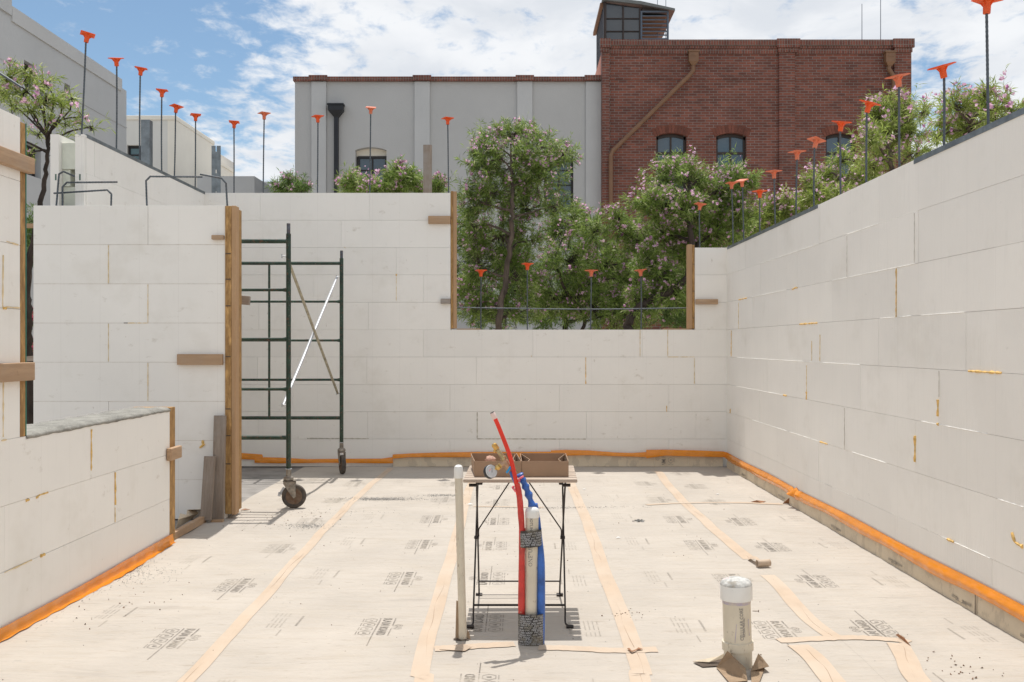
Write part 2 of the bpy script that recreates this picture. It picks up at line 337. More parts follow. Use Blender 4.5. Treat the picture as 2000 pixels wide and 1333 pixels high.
def brickmat(name, bw, bh, c1, c2, mortar, offs=.5):
    m = bpy.data.materials.new(name); m.use_nodes = True; n = m.node_tree.nodes; l = m.node_tree.links; b = n['Principled BSDF']; b.inputs['Roughness'].default_value = .85
    co = n.new('ShaderNodeTexCoord'); s = n.new('ShaderNodeSeparateXYZ'); l.new(co.outputs['Object'], s.inputs[0])
    ad = n.new('ShaderNodeMath'); ad.operation = 'ADD'; l.new(s.outputs[0], ad.inputs[0]); l.new(s.outputs[1], ad.inputs[1])
    cbn = n.new('ShaderNodeCombineXYZ'); l.new(ad.outputs[0], cbn.inputs[0]); l.new(s.outputs[2], cbn.inputs[1])
    t = n.new('ShaderNodeTexBrick'); l.new(cbn.outputs[0], t.inputs['Vector']); t.offset = offs; t.inputs['Scale'].default_value = 1
    t.inputs['Brick Width'].default_value = bw; t.inputs['Row Height'].default_value = bh; t.inputs['Mortar Size'].default_value = .0065; t.inputs['Mortar Smooth'].default_value = .15; t.inputs['Bias'].default_value = -.1
    t.inputs['Color1'].default_value = (*c1, 1); t.inputs['Color2'].default_value = (*c2, 1); t.inputs['Mortar'].default_value = (*mortar, 1)
    nz = n.new('ShaderNodeTexNoise'); l.new(cbn.outputs[0], nz.inputs['Vector']); nz.inputs['Scale'].default_value = 1.3; nz.inputs['Detail'].default_value = 8; nz.inputs['Roughness'].default_value = .7
    mp = n.new('ShaderNodeMapRange'); l.new(nz.outputs[0], mp.inputs[0]); mp.inputs[1].default_value = .3; mp.inputs[2].default_value = .7; mp.inputs[3].default_value = .72; mp.inputs[4].default_value = 1.25
    cc = n.new('ShaderNodeCombineColor'); [l.new(mp.outputs[0], cc.inputs[i]) for i in range(3)]
    x = n.new('ShaderNodeMix'); x.data_type = 'RGBA'; x.blend_type = 'MULTIPLY'; x.inputs[0].default_value = 1; l.new(t.outputs[0], x.inputs[6]); l.new(cc.outputs[0], x.inputs[7])
    l.new(x.outputs[2], b.inputs['Base Color']); bp = n.new('ShaderNodeBump'); bp.invert = True; bp.inputs['Distance'].default_value = .01; bp.inputs['Strength'].default_value = .8
    l.new(t.outputs['Fac'], bp.inputs['Height']); l.new(bp.outputs[0], b.inputs['Normal']); return m
BC1, BC2, BMO = (.235, .078, .052), (.125, .045, .034), (.25, .215, .19)
BRICK = brickmat('brick', .213, .0677, BC1, BC2, BMO)
BRICKS = brickmat('brick_soldier', .0677, .112, BC1, BC2, BMO, 0)
BRICKI = mat('arch_brick', (.19, .065, .042), .85, var=.12, vs=8, island=.3)

# ---------------- ground and floor ----------------
tag(MB().add([(-600, -600, -.16), (600, -600, -.16), (600, 1500, -.16), (-600, 1500, -.16)], [(0, 1, 2, 3)]).obj('ground', GROUND), 'dusty pale ground around the building site', 'ground', kind='structure')
tag(MB().box(-3.80, 2.62, -3, 11.08, -.158, -.012).obj('floor', SLAB), 'concrete floor slab under the protective paper', 'floor', kind='structure')
def hf(x, y):
    return .0022 * (math.sin(3.1 * x + 5.3 * y) + math.sin(9.7 * y - 2 * x + 1) * .7 + math.sin(15.1 * y + 6.2 * x) * .35 + math.sin(1.7 * x - 23 * y) * .18)

# printed logo (u = reading direction, v = up), length .30
def logo_mesh():
    mb = MB()
    for body, u0, u1 in (('RAM', -.147, -.030), ('BOARD', -.005, .147)):
        vs, fs = textgeo(body, 1, 1, .004)
        xs = [v.x for v in vs]; ys = [v.y for v in vs]
        vs = [((v.x - min(xs)) / (max(xs) - min(xs)) * (u1 - u0) + u0, (v.y - min(ys)) / (max(ys) - min(ys)) * .044 - .022, 0) for v in vs]; mb.add(vs, fs)
    def seg(a, b, w):
        a = Vector((*a, 0)); b = Vector((*b, 0)); d = (b - a).normalized(); p = Vector((-d.y, d.x, 0)) * w / 2; mb.add([a - p, b - p, b + p, a + p], [(0, 1, 2, 3)])
    seg((-.152, -.037), (.152, -.037), .0055); seg((-.152, .037), (-.030, .037), .0055); seg((.030, .037), (.152, .037), .0055)
    for i in range(4):
        c = -.114 + i * .076; hw, hh = .033, .027
        pts = [(c - hw * .55, -.079 - hh), (c + hw * .55, -.079 - hh), (c + hw, -.079), (c + hw * .55, -.079 + hh), (c - hw * .55, -.079 + hh), (c - hw, -.079)]
        for k in range(6): seg(pts[k], pts[(k + 1) % 6], .0032)
        if i % 2: mb.add([(c - .008, -.088, 0), (c + .008, -.088, 0), (c + .006, -.074, 0), (c, -.066, 0), (c - .006, -.074, 0)], [(0, 1, 2, 3, 4)])
        else:
            for q in (-.006, 0, .006): seg((c - .012, -.079 + q), (c + .012, -.079 + q), .002)
        for q in range(3): seg((c - .026 + q * .018, -.118), (c - .013 + q * .018, -.118), .004)
    for sgn in (-1, 1):   # curled emblem
        for rr, cx, cy in ((.019, .022, .066), (.011, .026, .064), (.013, .010, .049)):
            pr = None
            for k in range(11):
                a = -1.2 + k * .46; p = (sgn * (cx + rr * math.cos(a)), cy + rr * math.sin(a))
                if pr: seg(pr, p, .0022)
                pr = p
    for k in range(13): seg((.165 + k * .011, -.037), (.172 + k * .011, -.037), .005)
    return mb
def text_mesh():
    mb = MB(); rnd = random.Random(4)
    def seg(a, b, w): mb.add([(a[0], a[1] - w / 2, 0), (b[0], b[1] - w / 2, 0), (b[0], b[1] + w / 2, 0), (a[0], a[1] + w / 2, 0)], [(0, 1, 2, 3)])
    for col in range(3):
        for row in range(4):
            u = -.13 + col * .09; 
            while u < -.13 + col * .09 + rnd.uniform(.045, .07): seg((u, row * .021 - .05), (u + .007, row * .021 - .05), .0038); u += .0105
    for k in range(16): seg((-.09 + k * .011, .085), (-.082 + k * .011, .085), .010)
    for k in range(10): seg((.15 + k * .010, .03), (.157 + k * .010, .03), .005)
    return mb
LOGO = logo_mesh(); TXT = text_mesh()
def place_print(kind, x, y, flip, parent, faded=False, zf=None):
    # flip False: reads toward the camera (-Y), up = +X
    src = LOGO if kind == 'logo' else TXT; mb = MB(); vs = []
    for (u, v, _) in src.v:
        X = x + (v if not flip else -v); Y = y + (-u if not flip else u)
        vs.append((X, Y, (zf or hf)(X, Y) + .0016))
    mb.add(vs, src.f)
    return mb.obj('printed_mark', INKF if faded else INK, parent)
seams = [-2.385, -1.38, -.40, .50, 1.48]
sheets = []
slabels = ['beige paper floor sheet beside the low left wall', 'beige paper floor sheet second from the left, left of the slim white pipe', 'middle beige paper floor sheet under the folding table',
           'beige paper floor sheet with the wide capped pipe standing through it', 'beige paper floor sheet turned up against the long right wall']
for i in range(5):
    x0 = seams[i] + .0003; x1 = (seams + [2.30])[i + 1] - .0003; y1 = 10.77
    mb = MB(); ny = 230; xs = [x0 + (x1 - x0) * k / 16 for k in range(17)]
    cols = [[(x, hf) for x in xs]]
    vs = []; ncol = 17
    for j in range(ny + 1):
        y = -2.8 + (y1 + 2.8) * j / ny
        if i == 0 and 6.66 < y: pass
        row = [(x, y, hf(x, y) * (1 if x < 2.2 else .3)) for x in xs]
        vs += row
    fs = [(j * ncol + k, j * ncol + k + 1, (j + 1) * ncol + k + 1, (j + 1) * ncol + k) for j in range(ny) for k in range(ncol - 1)]
    mb.add(vs, fs)
    sheets.append(tag(mb.obj('paper_sheet', PAPER, smooth=True), slabels[i], 'floor paper', 'protective paper sheets laid over the floor'))
# upturned edge on the right
def upt(u, v):
    y = -2.8 + 13.5 * u; w = .004 * math.sin(7.1 * y) + .003 * math.sin(17 * y + 1) + .002 * math.sin(41 * y)
    pr = [(2.2985, .0005), (2.3005, .004), (2.303 , .05), (2.309, .10), (2.314, .135)]
    k = min(int(v * 4), 3); t = v * 4 - k; a = pr[k]; b = pr[k + 1]
    return (a[0] + (b[0] - a[0]) * t - (abs(w) * (1 if v > .3 else .2)), y, a[1] + (b[1] - a[1]) * t)
up = MB().grid(upt, 300, 8).obj('upturned_edge', PAPERW, sheets[4], smooth=True)
for k, py in enumerate([9.9, 8.45, 7.0, 5.9, 5.02, 4.32]):   # address printed along the turned-up edge, upside down
    vs, fs = textgeo('www.RAMBOARD.com', .030, .75, .0006); mb = MB()
    mb.add([(2.2955 - .0005, py + v.x, .028 - v.y) for v in vs], fs); mb.obj('printed_address', INK, sheets[4])
for yy in (4.85,):
    MB().add([(2.291, yy, .002), (2.291, yy + .012, .002), (2.296, yy + .02, .10), (2.296, yy + .012, .10)], [(0, 1, 2, 3)]).obj('edge_tear', TICK, sheets[4])
# back upturned paper
bp = thing('upturned_paper', 'grey-brown paper strip turned up against the foot of the back wall', 'floor paper')
xs_ = [XX(p, 10.76) for p in (768, 822, 897, 970, 1040, 1100, 1165, 1240, 1278, 1345, 1412)]
for a, b in zip(xs_[:-1], xs_[1:]):
    def g(u, v, a=a, b=b): return (a + .0008 + (b - a - .0016) * u, 10.765 - .02 * (1 - v) ** 2 - .004 * math.sin(9 * u + a * 5), .003 + v * .128)
    MB().grid(g, 6, 6).obj('paper_panel', PAPERW, bp, smooth=True)
mb = MB(); lg = LOGO   # logo on the turned-up panel, cut by the tape
xc = XX(1296, 10.74)
vs = [(xc - v, 10.728, .10 + u * 1.0 ) for (u, v, _) in LOGO.v]
keep = [f for f in LOGO.f if all(.006 < .10 + LOGO.v[i][0] < .125 and True for i in f)]
mb.add([(xc + .0 - v, 10.735, .112 + u * .92) for (u, v, _) in LOGO.v], [f for f in LOGO.f if all(.02 < .112 + LOGO.v[i][0] * .92 < .122 for i in f)])
mb.obj('printed_mark', INK, bp)

for (cx, flip, si, off, step, n, fd) in ((-1.565, 0, 0, 4.47, .985, 7, 1), (-.642, 0, 1, 4.655, .955, 7, 0), (-.20, 1, 2, 4.72, .90, 7, 0), (1.257, 0, 3, 4.60, .97, 7, 0), (1.675, 1, 4, 4.62, .93, 7, 0)):
    for k in range(-1, n):
        y = off + step * k
        if y > 10.3: continue
        place_print('logo', cx + random.Random(k * 7 + si).uniform(-.006, .006), y, flip, sheets[si], faded=(si == 0 and k > 1) or k > 3)
for (cx, flip, si, off, step, n) in ((-2.05, 0, 0, 4.9, 1.2, 5), (-1.16, 0, 1, 4.75, .96, 6), (.33, 1, 2, 4.63, .95, 6), (.80, 0, 3, 4.66, 1.0, 6), (2.14, 1, 4, 4.55, 1.0, 6)):
    for k in range(-1, n):
        y = off + step * k
        if y < 10.3: place_print('text', cx, y, flip, sheets[si], faded=True)

CREASE = mat('crease_line', (.40, .27, .18), .8)  # dark brown for the thin wrinkle line along the tape
# paper tape over the seams
def tape_path(pts, w, name='tape_strip', label='', crease=True, z=.0020, ragged=0, seed=1, mt=None, wob=.006):
    rnd = random.Random(seed); pts = smoothpath([Vector((a, b, 0)) for a, b in pts], 8)
    P2 = [pts[0]]
    for p in pts[1:]:
        d = (p - P2[-1]).length; k = max(1, int(d / .05)); q0 = P2[-1].copy()
        for i in range(1, k + 1): P2.append(q0.lerp(p, i / k))
    mb = MB(); vs = []; ph = rnd.uniform(0, 9)
    for i, p in enumerate(P2):
        d = (P2[min(i + 1, len(P2) - 1)] - P2[max(i - 1, 0)]).normalized(); n = Vector((-d.y, d.x, 0))
        c = p + n * (wob * (math.sin(i * .09 + ph) + .4 * math.sin(i * .31)))
        for s_ in (-1, -.33, .33, 1):
            q = c + n * (s_ * w / 2 + (ragged * rnd.uniform(-1, 1) if abs(s_) == 1 else 0)); vs.append((q.x, q.y, hf(q.x, q.y) + z + (.0012 * math.sin(i * .7 + s_ * 2) if abs(s_) < 1 else 0)))
    mb.add(vs, [(i * 4 + k, i * 4 + k + 1, (i + 1) * 4 + k + 1, (i + 1) * 4 + k) for i in range(len(P2) - 1) for k in range(3)])
    o = mb.obj(name, mt or KTAPE, smooth=True)
    if ragged == 0:   # the sheet edges show through as a wavy crease
        cr = []; 
        for i, p in enumerate(P2):
            d = (P2[min(i + 1, len(P2) - 1)] - P2[max(i - 1, 0)]).normalized(); n = Vector((-d.y, d.x, 0)); q = p + n * (wob * (math.sin(i * .09 + ph) + .4 * math.sin(i * .31)) + w * (.10 * math.sin(i * .23 + seed) + .07 * math.sin(i * .61)))
            cr.append((q.x, q.y, hf(q.x, q.y) + z + .0004))
        MB().tube(cr, [.0006 * max(.1, math.sin(i * .17 + seed * 2) + .5) for i in range(len(cr))], 4).obj('crease', CREASE, o)
    return tag(o, label, 'tape', 'tan tape over the seams of the floor paper')
def fp(*a): return [(FL(x, y).x, FL(x, y).y) for x, y in a]
tape_path([(-1.33, -2), (-1.345, 3.5)] + fp((505, 1180), (628, 1040), (693, 975), (752, 925)) + [(-1.40, 10.6)], .070, label='long tan tape on the seam left of the slim white pipe', seed=1)
tape_path([(-.36, -2), (-.375, 3.4)] + fp((822, 1310), (862, 1160), (893, 1040), (915, 965)) + [(-.46, 10.6)], .078, label='long tan tape on the seam passing behind the slim white pipe', seed=2)
tape_path([(.45, -2), (.48, 3.4)] + fp((1252, 1310), (1222, 1215), (1178, 1110), (1142, 1010), (1117, 945)) + [(.545, 10.6)], .085, label='long tan tape on the seam just right of the folding table', seed=3)
tape_path(fp((1284, 921), (1315, 958), (1352, 995), (1395, 1035), (1440, 1075), (1462, 1093)), .085, label='tan tape strip running from the far corner to a loose curled end', seed=4)
tape_path(fp((1500, 1124), (1530, 1155), (1575, 1205), (1632, 1250)), .085, label='short tan tape strip between the curled end and the crosswise tape', seed=5)
tape_path(fp((1556, 1262), (1588, 1290), (1628, 1333)) + [(1.245, 3.3)], .10, label='tan tape strip leaving the frame right of the wide capped pipe', seed=6, z=.0034)
tape_path(fp((1752, 1258), (1772, 1290), (1800, 1333)) + [(1.60, 3.3)], .095, label='rightmost tan tape strip below the crosswise tape', seed=7, z=.0034)
tape_path(fp((1521, 1254), (1600, 1249), (1680, 1246), (1752, 1251), (1776, 1256)), .075, label='tan tape laid crosswise right of the wide capped pipe', seed=8, z=.0032, ragged=.006)
tape_path(fp((848, 1268), (880, 1266), (930, 1262), (1005, 1258)), .075, label='tan tape laid crosswise at the foot of the slim white pipe', seed=9, z=.0032, ragged=.004)
tape_path(fp((1052, 1264), (1120, 1266), (1200, 1270), (1284, 1270)), .070, label='tan tape laid crosswise right of the wrapped pipe bundle', seed=10, z=.0032, ragged=.004)
tape_path(fp((1262, 987), (1330, 983), (1420, 982), (1530, 986)), .06, label='faint tan tape crossing toward the right wall', seed=11, z=.0032, ragged=.006)
tape_path(fp((925, 989), (1000, 990), (1062, 991)), .05, label='faint tan tape crossing behind the folding table legs', seed=12, z=.0032, ragged=.004)
def flap(name, label, poly, mt=KTAPED, cat='tape scrap', thick=.0015, group=None):
    mb = MB(); mb.add(poly, [tuple(range(len(poly)))]); o = mb.obj(name, mt, solid=thick); return tag(o, label, cat, group)
def FP(px, py, z): 
    p = FL(px, py, z); return p
flap('torn_tape', 'brown folded tape triangle near the orange tape of the right wall', [FL(1528, 985) + Vector((0, 0, .004)), FL(1552, 985) + Vector((0, 0, .004)), P(1541, 973, FL(1535, 986).y)])
flap('torn_tape', 'brown lifted tape sliver left of the folded triangle', [FL(1466, 982) + Vector((0, 0, .006)), FL(1486, 984) + Vector((0, 0, .004)), FL(1496, 981) + Vector((0, 0, .006)), P(1478, 977.5, FL(1480, 983).y)])
flap('torn_tape', 'dark brown tape corner lifted at the right end of the crosswise tape', [FL(1749, 1243) + Vector((0, 0, .006)), FL(1779, 1265) + Vector((0, 0, .006)), P(1766, 1246, FL(1766, 1256).y), P(1754, 1238, FL(1750, 1246).y)])
flap('torn_tape', 'dark zigzag tape tear on the seam right of the table', [FL(1225, 1270) + Vector((0, 0, .007)), FL(1234, 1277) + Vector((0, 0, .007)), FL(1246, 1272) + Vector((0, 0, .007)), FL(1256, 1271.5) + Vector((0, 0, .007)), FL(1247, 1268) + Vector((0, 0, .007)), FL(1242, 1272) + Vector((0, 0, .007)), FL(1234, 1274.5) + Vector((0, 0, .007)), FL(1229, 1269) + Vector((0, 0, .007))])
a = FL(1462, 1093); q = FL(1486, 1106)
mb = MB(); ctr = FL(1481, 1108) + Vector((0, 0, .022)); dr = Vector((.98, .2, 0)).normalized()
for k in range(22):
    pass
def curl(u, v):
    an = -1.3 + u * 5.6; r = .024 - .006 * u
    p = ctr + dr * ((v - .1) * .085) + Vector((-dr.y, dr.x, 0)) * (r * math.cos(an)) + Vector((0, 0, r * math.sin(an))); return p
o = mb.grid(curl, 26, 4).obj('curled_tape', KTAPE, smooth=True, solid=.0012); tag(o, 'tan tape end rolled into a small curl beyond the wide capped pipe', 'tape scrap')
def loose(u, v):
    p = a.lerp(q, u) + Vector((.35, .94, 0)) * ((v - .5) * .07) + Vector((0, 0, .004 + .022 * math.sin(u * math.pi * .9) + .012 * u)); return p
MB().grid(loose, 12, 4).obj('lifted_end', KTAPE, o, smooth=True)

# orange tape
def strip_y(pts, Y, name, label, mt=OTAPE, seed=0):
    rnd = random.Random(seed); mb = MB(); vs = []; cols = []
    for i in range(len(pts) - 1):
        (x0, t0, b0), (x1, t1, b1) = pts[i], pts[i + 1]; n = max(1, int((x1 - x0) / 6))
        for k in range(n + (i == len(pts) - 2)):
            t = k / n; cols.append((x0 + (x1 - x0) * t, t0 + (t1 - t0) * t, b0 + (b1 - b0) * t))
    NV = 5
    for (x, t, b) in cols:
        bul = rnd.uniform(0, .010)
        for j in range(NV + 1):
            f = j / NV; p = P(x, t + (b - t) * f, Y); p.y -= .004 + bul * math.sin(f * math.pi) + .012 * f; vs.append(p)
    mb.add(vs, [(i * (NV + 1) + j, i * (NV + 1) + j + 1, (i + 1) * (NV + 1) + j + 1, (i + 1) * (NV + 1) + j) for i in range(len(cols) - 1) for j in range(NV)])
    return tag(mb.obj(name, mt, smooth=True), label, 'tape', 'orange tape sealing the foot of the walls')
strip_y([(405, 884, 896), (466, 884.5, 896.5), (512, 888, 899), (514, 892, 899)], 10.785, 'orange_tape', 'short orange tape end behind the wooden door jamb', seed=1)
strip_y([(498, 893, 904), (545, 894, 905), (600, 897, 904.5), (640, 896.5, 904), (745, 896, 905), (768, 893, 905)], 10.775, 'orange_tape', 'orange tape low on the back wall behind the scaffold', seed=2)
strip_y([(767, 888, 896), (800, 886, 893), (860, 884, 893), (930, 883, 893), (1080, 882.5, 893), (1085, 883, 892)], 10.755, 'orange_tape', 'orange tape on the back wall behind the cardboard boxes', seed=3)
strip_y([(1076, 880, 888), (1105, 879, 890), (1150, 880, 889), (1200, 884, 891), (1235, 885, 892), (1266, 883, 893)], 10.752, 'orange_tape', 'wavy orange tape on the back wall right of the boxes', seed=4)
strip_y([(1262, 879, 895), (1300, 878.5, 890), (1360, 880, 892), (1412, 882, 893), (1420, 884, 895)], 10.742, 'orange_tape', 'orange tape meeting the right end of the back wall', seed=5)
rnd = random.Random(3)
def rt(u, v):
    y = 10.74 - 13.5 * u; k = math.sin(11 * y) * .5 + math.sin(29 * y + 2) * .3 + math.sin(63 * y) * .2
    z = .160 - v * (.068 + .006 * math.sin(5 * y)) + .004 * math.sin(3 * y); cr = math.exp(-((y - 8.05) / .10) ** 2)
    z += cr * .012 * math.sin(40 * y + 6 * v); 
    x = 2.318 - (.008 + .017 * math.sin(min(v * 1.15, 1) * 2.2) ** 2 * (1 + .3 * k)) - cr * .03 * math.sin(v * 3.1) * (1 + math.sin(50 * y)) - .008 * v
    return (x, y, z)
tag(MB().grid(rt, 760, 9).obj('orange_tape', OTAPE, smooth=True), 'long glossy orange tape running along the foot of the right wall', 'tape', 'orange tape sealing the foot of the walls')
def lt(u, v):
    y = 6.62 - 9.3 * u; w = .003 * math.sin(13 * y) + .002 * math.sin(31 * y)
    if v < .6: t = v / .6; return (-2.375 + .005 + .012 * t * t + abs(w), y, (.052 + .006 * math.sin(2.1 * y)) * (1 - t) + .006)
    t = (v - .6) / .4; return (-2.358 + t * max(.002, .020 + .018 * math.sin(2.3 * y + 1) + .004 * math.sin(37 * y)) + abs(w), y, .0065 - .002 * t)
tag(MB().grid(lt, 420, 10).obj('orange_tape', OTAPE, smooth=True), 'orange tape lining the foot of the low left wall', 'tape', 'orange tape sealing the foot of the walls')

# ---------------- foam block walls ----------------
def panel(mb, axis, face, a0, a1, z0, ncourse, phases, thick, sgn, seed, gap=.0008, clip=None):
    """axis 'x': wall runs along X, visible face at Y=face looking -Y (sgn=-1); axis 'y': runs along Y with face at X=face"""
    rnd = random.Random(seed)
    for k in range(ncourse):
        ph = phases[k % len(phases)]; n0 = math.floor((a0 - ph) / 1.22)
        js = [ph + 1.22 * i for i in range(n0, n0 + int((a1 - a0) / 1.22) + 3)]
        if clip and k in clip: b0, b1 = clip[k]
        else: b0, b1 = a0, a1
        js = [b0] + [j for j in js if b0 + .03 < j < b1 - .03] + [b1]
        zz0 = z0 + k * C + (gap if k else 0); zz1 = z0 + (k + 1) * C - gap
        for u, v in zip(js[:-1], js[1:]):
            o = rnd.uniform(0, .0022); u2 = u + gap * .8; v2 = v - gap * .8
            f0 = face + sgn * o; f1 = face - sgn * thick
            if axis == 'x': mb.box(u2, v2, min(f0, f1), max(f0, f1), zz0, zz1)
            else: mb.box(min(f0, f1), max(f0, f1), u2, v2, zz0, zz1)
def seam_strip(kind, segs, parent, mt, r=.006, seed=0):
    """lumpy bead of cured foam along segments lying on a wall face"""
    rnd = random.Random(seed)
    for a, b in segs:
        a = Vector(a); b = Vector(b); n = max(3, int((b - a).length / .02)); pts = []; rs = []
        for i in range(n + 1):
            pts.append(a.lerp(b, i / n)); rs.append(max(.0009, r * rnd.uniform(.35, 1.25)))
        MB().tube(pts, rs, 5).obj(kind, mt, parent, smooth=True)

# back wall
YB = 10.79
bw = thing('foam_block_wall', 'white foam block back wall with the window opening cut into its right half', 'wall', 'white foam block walls')
jb = [XX(p, YB) for p in (879, 932, 879, 1144, 827, 933, 827, 774, 880, 722)]
xl, xr, xo0, xo1 = -3.5, 2.32, XX(880, YB), XX(1357, YB)
mb = MB()
panel(mb, 'x', YB, xl, xr, 0, 5, jb, .064, -1, 1, .0009)
panel(mb, 'x', YB, xl, xo0, 5 * C, 5, jb[5:], .064, -1, 2, .0009)
panel(mb, 'x', YB, xo1, xr, 5 * C, 3, [XX(1357, YB) - .6] * 3, .064, -1, 3, .0009)
mb.obj('inner_panel', FOAM, bw)
mb = MB()
for (a, b, c) in ((xl, xo0 - .002, 10), (xo0 + .002, xo1 - .002, 5), (xo1 + .002, xr + .26, 8)): mb.box(a, b, YB + .068, YB + .20, .001, c * C - .012)
mb.obj('concrete_core', CONC, bw)
mb = MB()
for (a, b, c) in ((xl - .27, xo0 - .002, 10), (xo0 + .002, xo1 - .002, 5), (xo1 + .002, xr + .27, 8)): mb.box(a, b, YB + .204, YB + .268, .001, c * C)
mb.obj('outer_panel', FOAM, bw)
def jpx(x, k0, k1, Y=YB): X = XX(x, Y); return ((X, Y - .002, k0 * C), (X, Y - .002, k1 * C))
seam_strip('seam_foam', [jpx(774, 6.05, 7)], bw, SEAMP, .0035, 1)
seam_strip('seam_foam', [jpx(1144, 3.02, 3.98)], bw, SEAM, .0055, 2)
seam_strip('seam_foam', [jpx(1250, 4.02, 4.98), jpx(1304, 4.03, 4.98), jpx(1356, 3.02, 3.95), jpx(1038, 4.0, 4.05)], bw, SEAMP, .0045, 3)
seam_strip('seam_foam', [jpx(1302, 2.0, 2.22), jpx(774, 6.95, 7.03)], bw, SEAM, .008, 4)
seam_strip('seam_foam', [((XX(1304, YB), YB - .002, 4 * C), (XX(1356, YB), YB - .002, 4 * C)), ((XX(675, YB), YB - .002, 7.98 * C), (XX(672, YB), YB - .002, 8.02 * C))], bw, SEAMP, .004, 5)
seam_strip('seam_line', [((XX(932, YB), YB - .0005, 1 * C + .003), (XX(1144, YB), YB - .0005, 1 * C)), jpx(932, 1.02, 1.98), ((XX(600, YB), YB - .0005, 1.02 * C), (XX(720, YB), YB - .0005, 1.02 * C))], bw, mat('pale_gap', (.55, .51, .43), .9), .0065, 6)
# window jambs, sill bits, cleats of the back wall
def board(x0, x1, y0, y1, z0, z1, mt, parent, name, bevel=.002, label=None):
    o = MB().box(x0, x1, y0, y1, z0, z1).obj(name, mt, parent, bevel=bevel)
    if label: o['label'] = label
    return o
z5 = 5 * C
board(xo0 + .002, XX(885, YB), YB - .004, YB + .27, z5 + .012, 10 * C + .02, OSB, bw, 'window_jamb')
board(XX(885, YB) + .002, XX(891.5, YB), YB - .008, YB + .085, z5 + .014, 10 * C + .015, PZ, bw, 'window_jamb')
board(XX(1343, YB), XX(1352, YB) - .002, YB - .008, YB + .085, z5 + .014, 8 * C + .035, PZ, bw, 'window_jamb')
board(XX(1352, YB), xo1 - .002, YB - .004, YB + .27, z5 + .012, 8 * C + .03, OSB, bw, 'window_jamb')
for z in (1.65, 1.95, 2.25): MB().box(XX(1353, YB), XX(1356.3, YB), YB - .0065, YB - .0045, z, z + .008).obj('pencil_mark', TICK, bw)
board(XX(892, YB), XX(938, YB), YB - .003, YB + .12, z5 + .001, z5 + .011, PX, bw, 'sill_board', .001)
board(XX(1297, YB), XX(1351, YB), YB - .004, YB + .12, z5 + .001, z5 + .011, PX, bw, 'sill_board', .001)
board(XX(837, YB), XX(880, YB), YB - .045, YB - .003, ZZ(438, YB), ZZ(423, YB), PX, bw, 'cleat', .003)
board(XX(861, YB), XX(880, YB), YB - .045, YB - .003, ZZ(594, YB), ZZ(584, YB), WX, bw, 'cleat', .003)
board(XX(1358, YB), XX(1401, YB), YB - .045, YB - .003, ZZ(595, YB), ZZ(585, YB), PX, bw, 'cleat', .003)

# right wall
rw = thing('foam_block_wall', 'long white foam block wall along the right side, streaked with yellow foam', 'wall', 'white foam block walls')
XR = 2.32
def ry(px): return XR * F / (px - CX)
mb = MB(); ph = [ry(p) for p in (1748.6, 1713, 1651, 1576, 1716, 1751, 1654.6, 1601)]
panel(mb, 'y', XR, -3, YB + .27, 0, 8, ph, .064, -1, 11)
mb.obj('inner_panel', FOAMR, rw)
MB().box(XR + .068, XR + .20, -3, YB + .26, .001, 8 * C - .012).obj('concrete_core', CONC, rw)
MB().box(XR + .204, XR + .268, -3, YB + .27, .001, 8 * C).obj('outer_panel', FOAMR, rw)
for (a, b) in ((1421, 1598), (1786, 4000)):
    y0 = ry(b); y1 = ry(a)
    MB().box(XR - .005, XR + .05, y0, y1, 8 * C - .026, 8 * C + .004).obj('edge_track', METAL, rw)
def rseg(p0, z0, p1, z1): return ((XR - .003, ry(p0), z0 * C), (XR - .003, ry(p1), z1 * C))
seam_strip('seam_foam', [rseg(1751, 5.0, 1751.3, 5.98), rseg(1428.6, 4.03, 1429, 4.95)], rw, SEAM, .0055, 7)
seam_strip('seam_foam', [rseg(1576, 3.02, 1576.3, 3.9), rseg(1586, 4.03, 1586, 4.55), rseg(1602, 4.03, 1602.5, 4.7), rseg(1443, 5.0, 1443, 5.9)], rw, SEAMP, .0045, 8)
seam_strip('seam_foam', [rseg(1576, 3.0, 1576.2, 3.2), rseg(1833, 2.98, 1833.3, 3.03), rseg(1833, 3.15, 1833.3, 3.45), rseg(1788, 2.2, 1788.5, 2.7), rseg(1427, 2.0, 1427.3, 2.15)], rw, SEAM, .010, 9)
seam_strip('seam_foam', [rseg(1893, 4.0, 1957, 4.0), rseg(1562, 5.0, 1597, 5.0), rseg(1555, 6.0, 1558, 6.0), rseg(1531, 3.0, 1537, 3.0), rseg(1548, 5.98, 1556, 6.02), rseg(1603, 2.0, 1617, 2.0), rseg(1443, 6.0, 1459, 6.0), rseg(1851, 1.0, 1864, 1.0)], rw, SEAM, .007, 10)
seam_strip('seam_foam', [rseg(1978, 1.55, 1984, 1.42), rseg(1984, 1.42, 1999, 1.40)], rw, SEAM, .010, 12)
WLIP = mat('foam_lip', (.88, .87, .84), .6)
seam_strip('foam_lip', [rseg(1470, 6, 1535, 6), rseg(1627, 6, 1790, 6), rseg(1486, 7, 1600, 7), rseg(1655, 7, 1715, 7), rseg(1720, 5.0, 1780, 5), rseg(1800, 5, 1885, 5), rseg(1440, 4, 1680, 4), rseg(1436, 3, 1530, 3), rseg(1800, 3, 1930, 3), rseg(1470, 2, 1600, 2), rseg(1665, 2, 1730, 2), rseg(1840, 1, 1935, 1), rseg(1950, 2, 2000, 2)], rw, WLIP, .0021, 13)
seam_strip('seam_line', [rseg(1787, 6.02, 1787, 6.97), rseg(1655, 6.02, 1655, 6.97), rseg(1835, 3.5, 1835, 3.97), rseg(1650, 2.0, 1650, 2.97)], rw, mat('grey_gap', (.66, .63, .57), .9), .0035, 14)

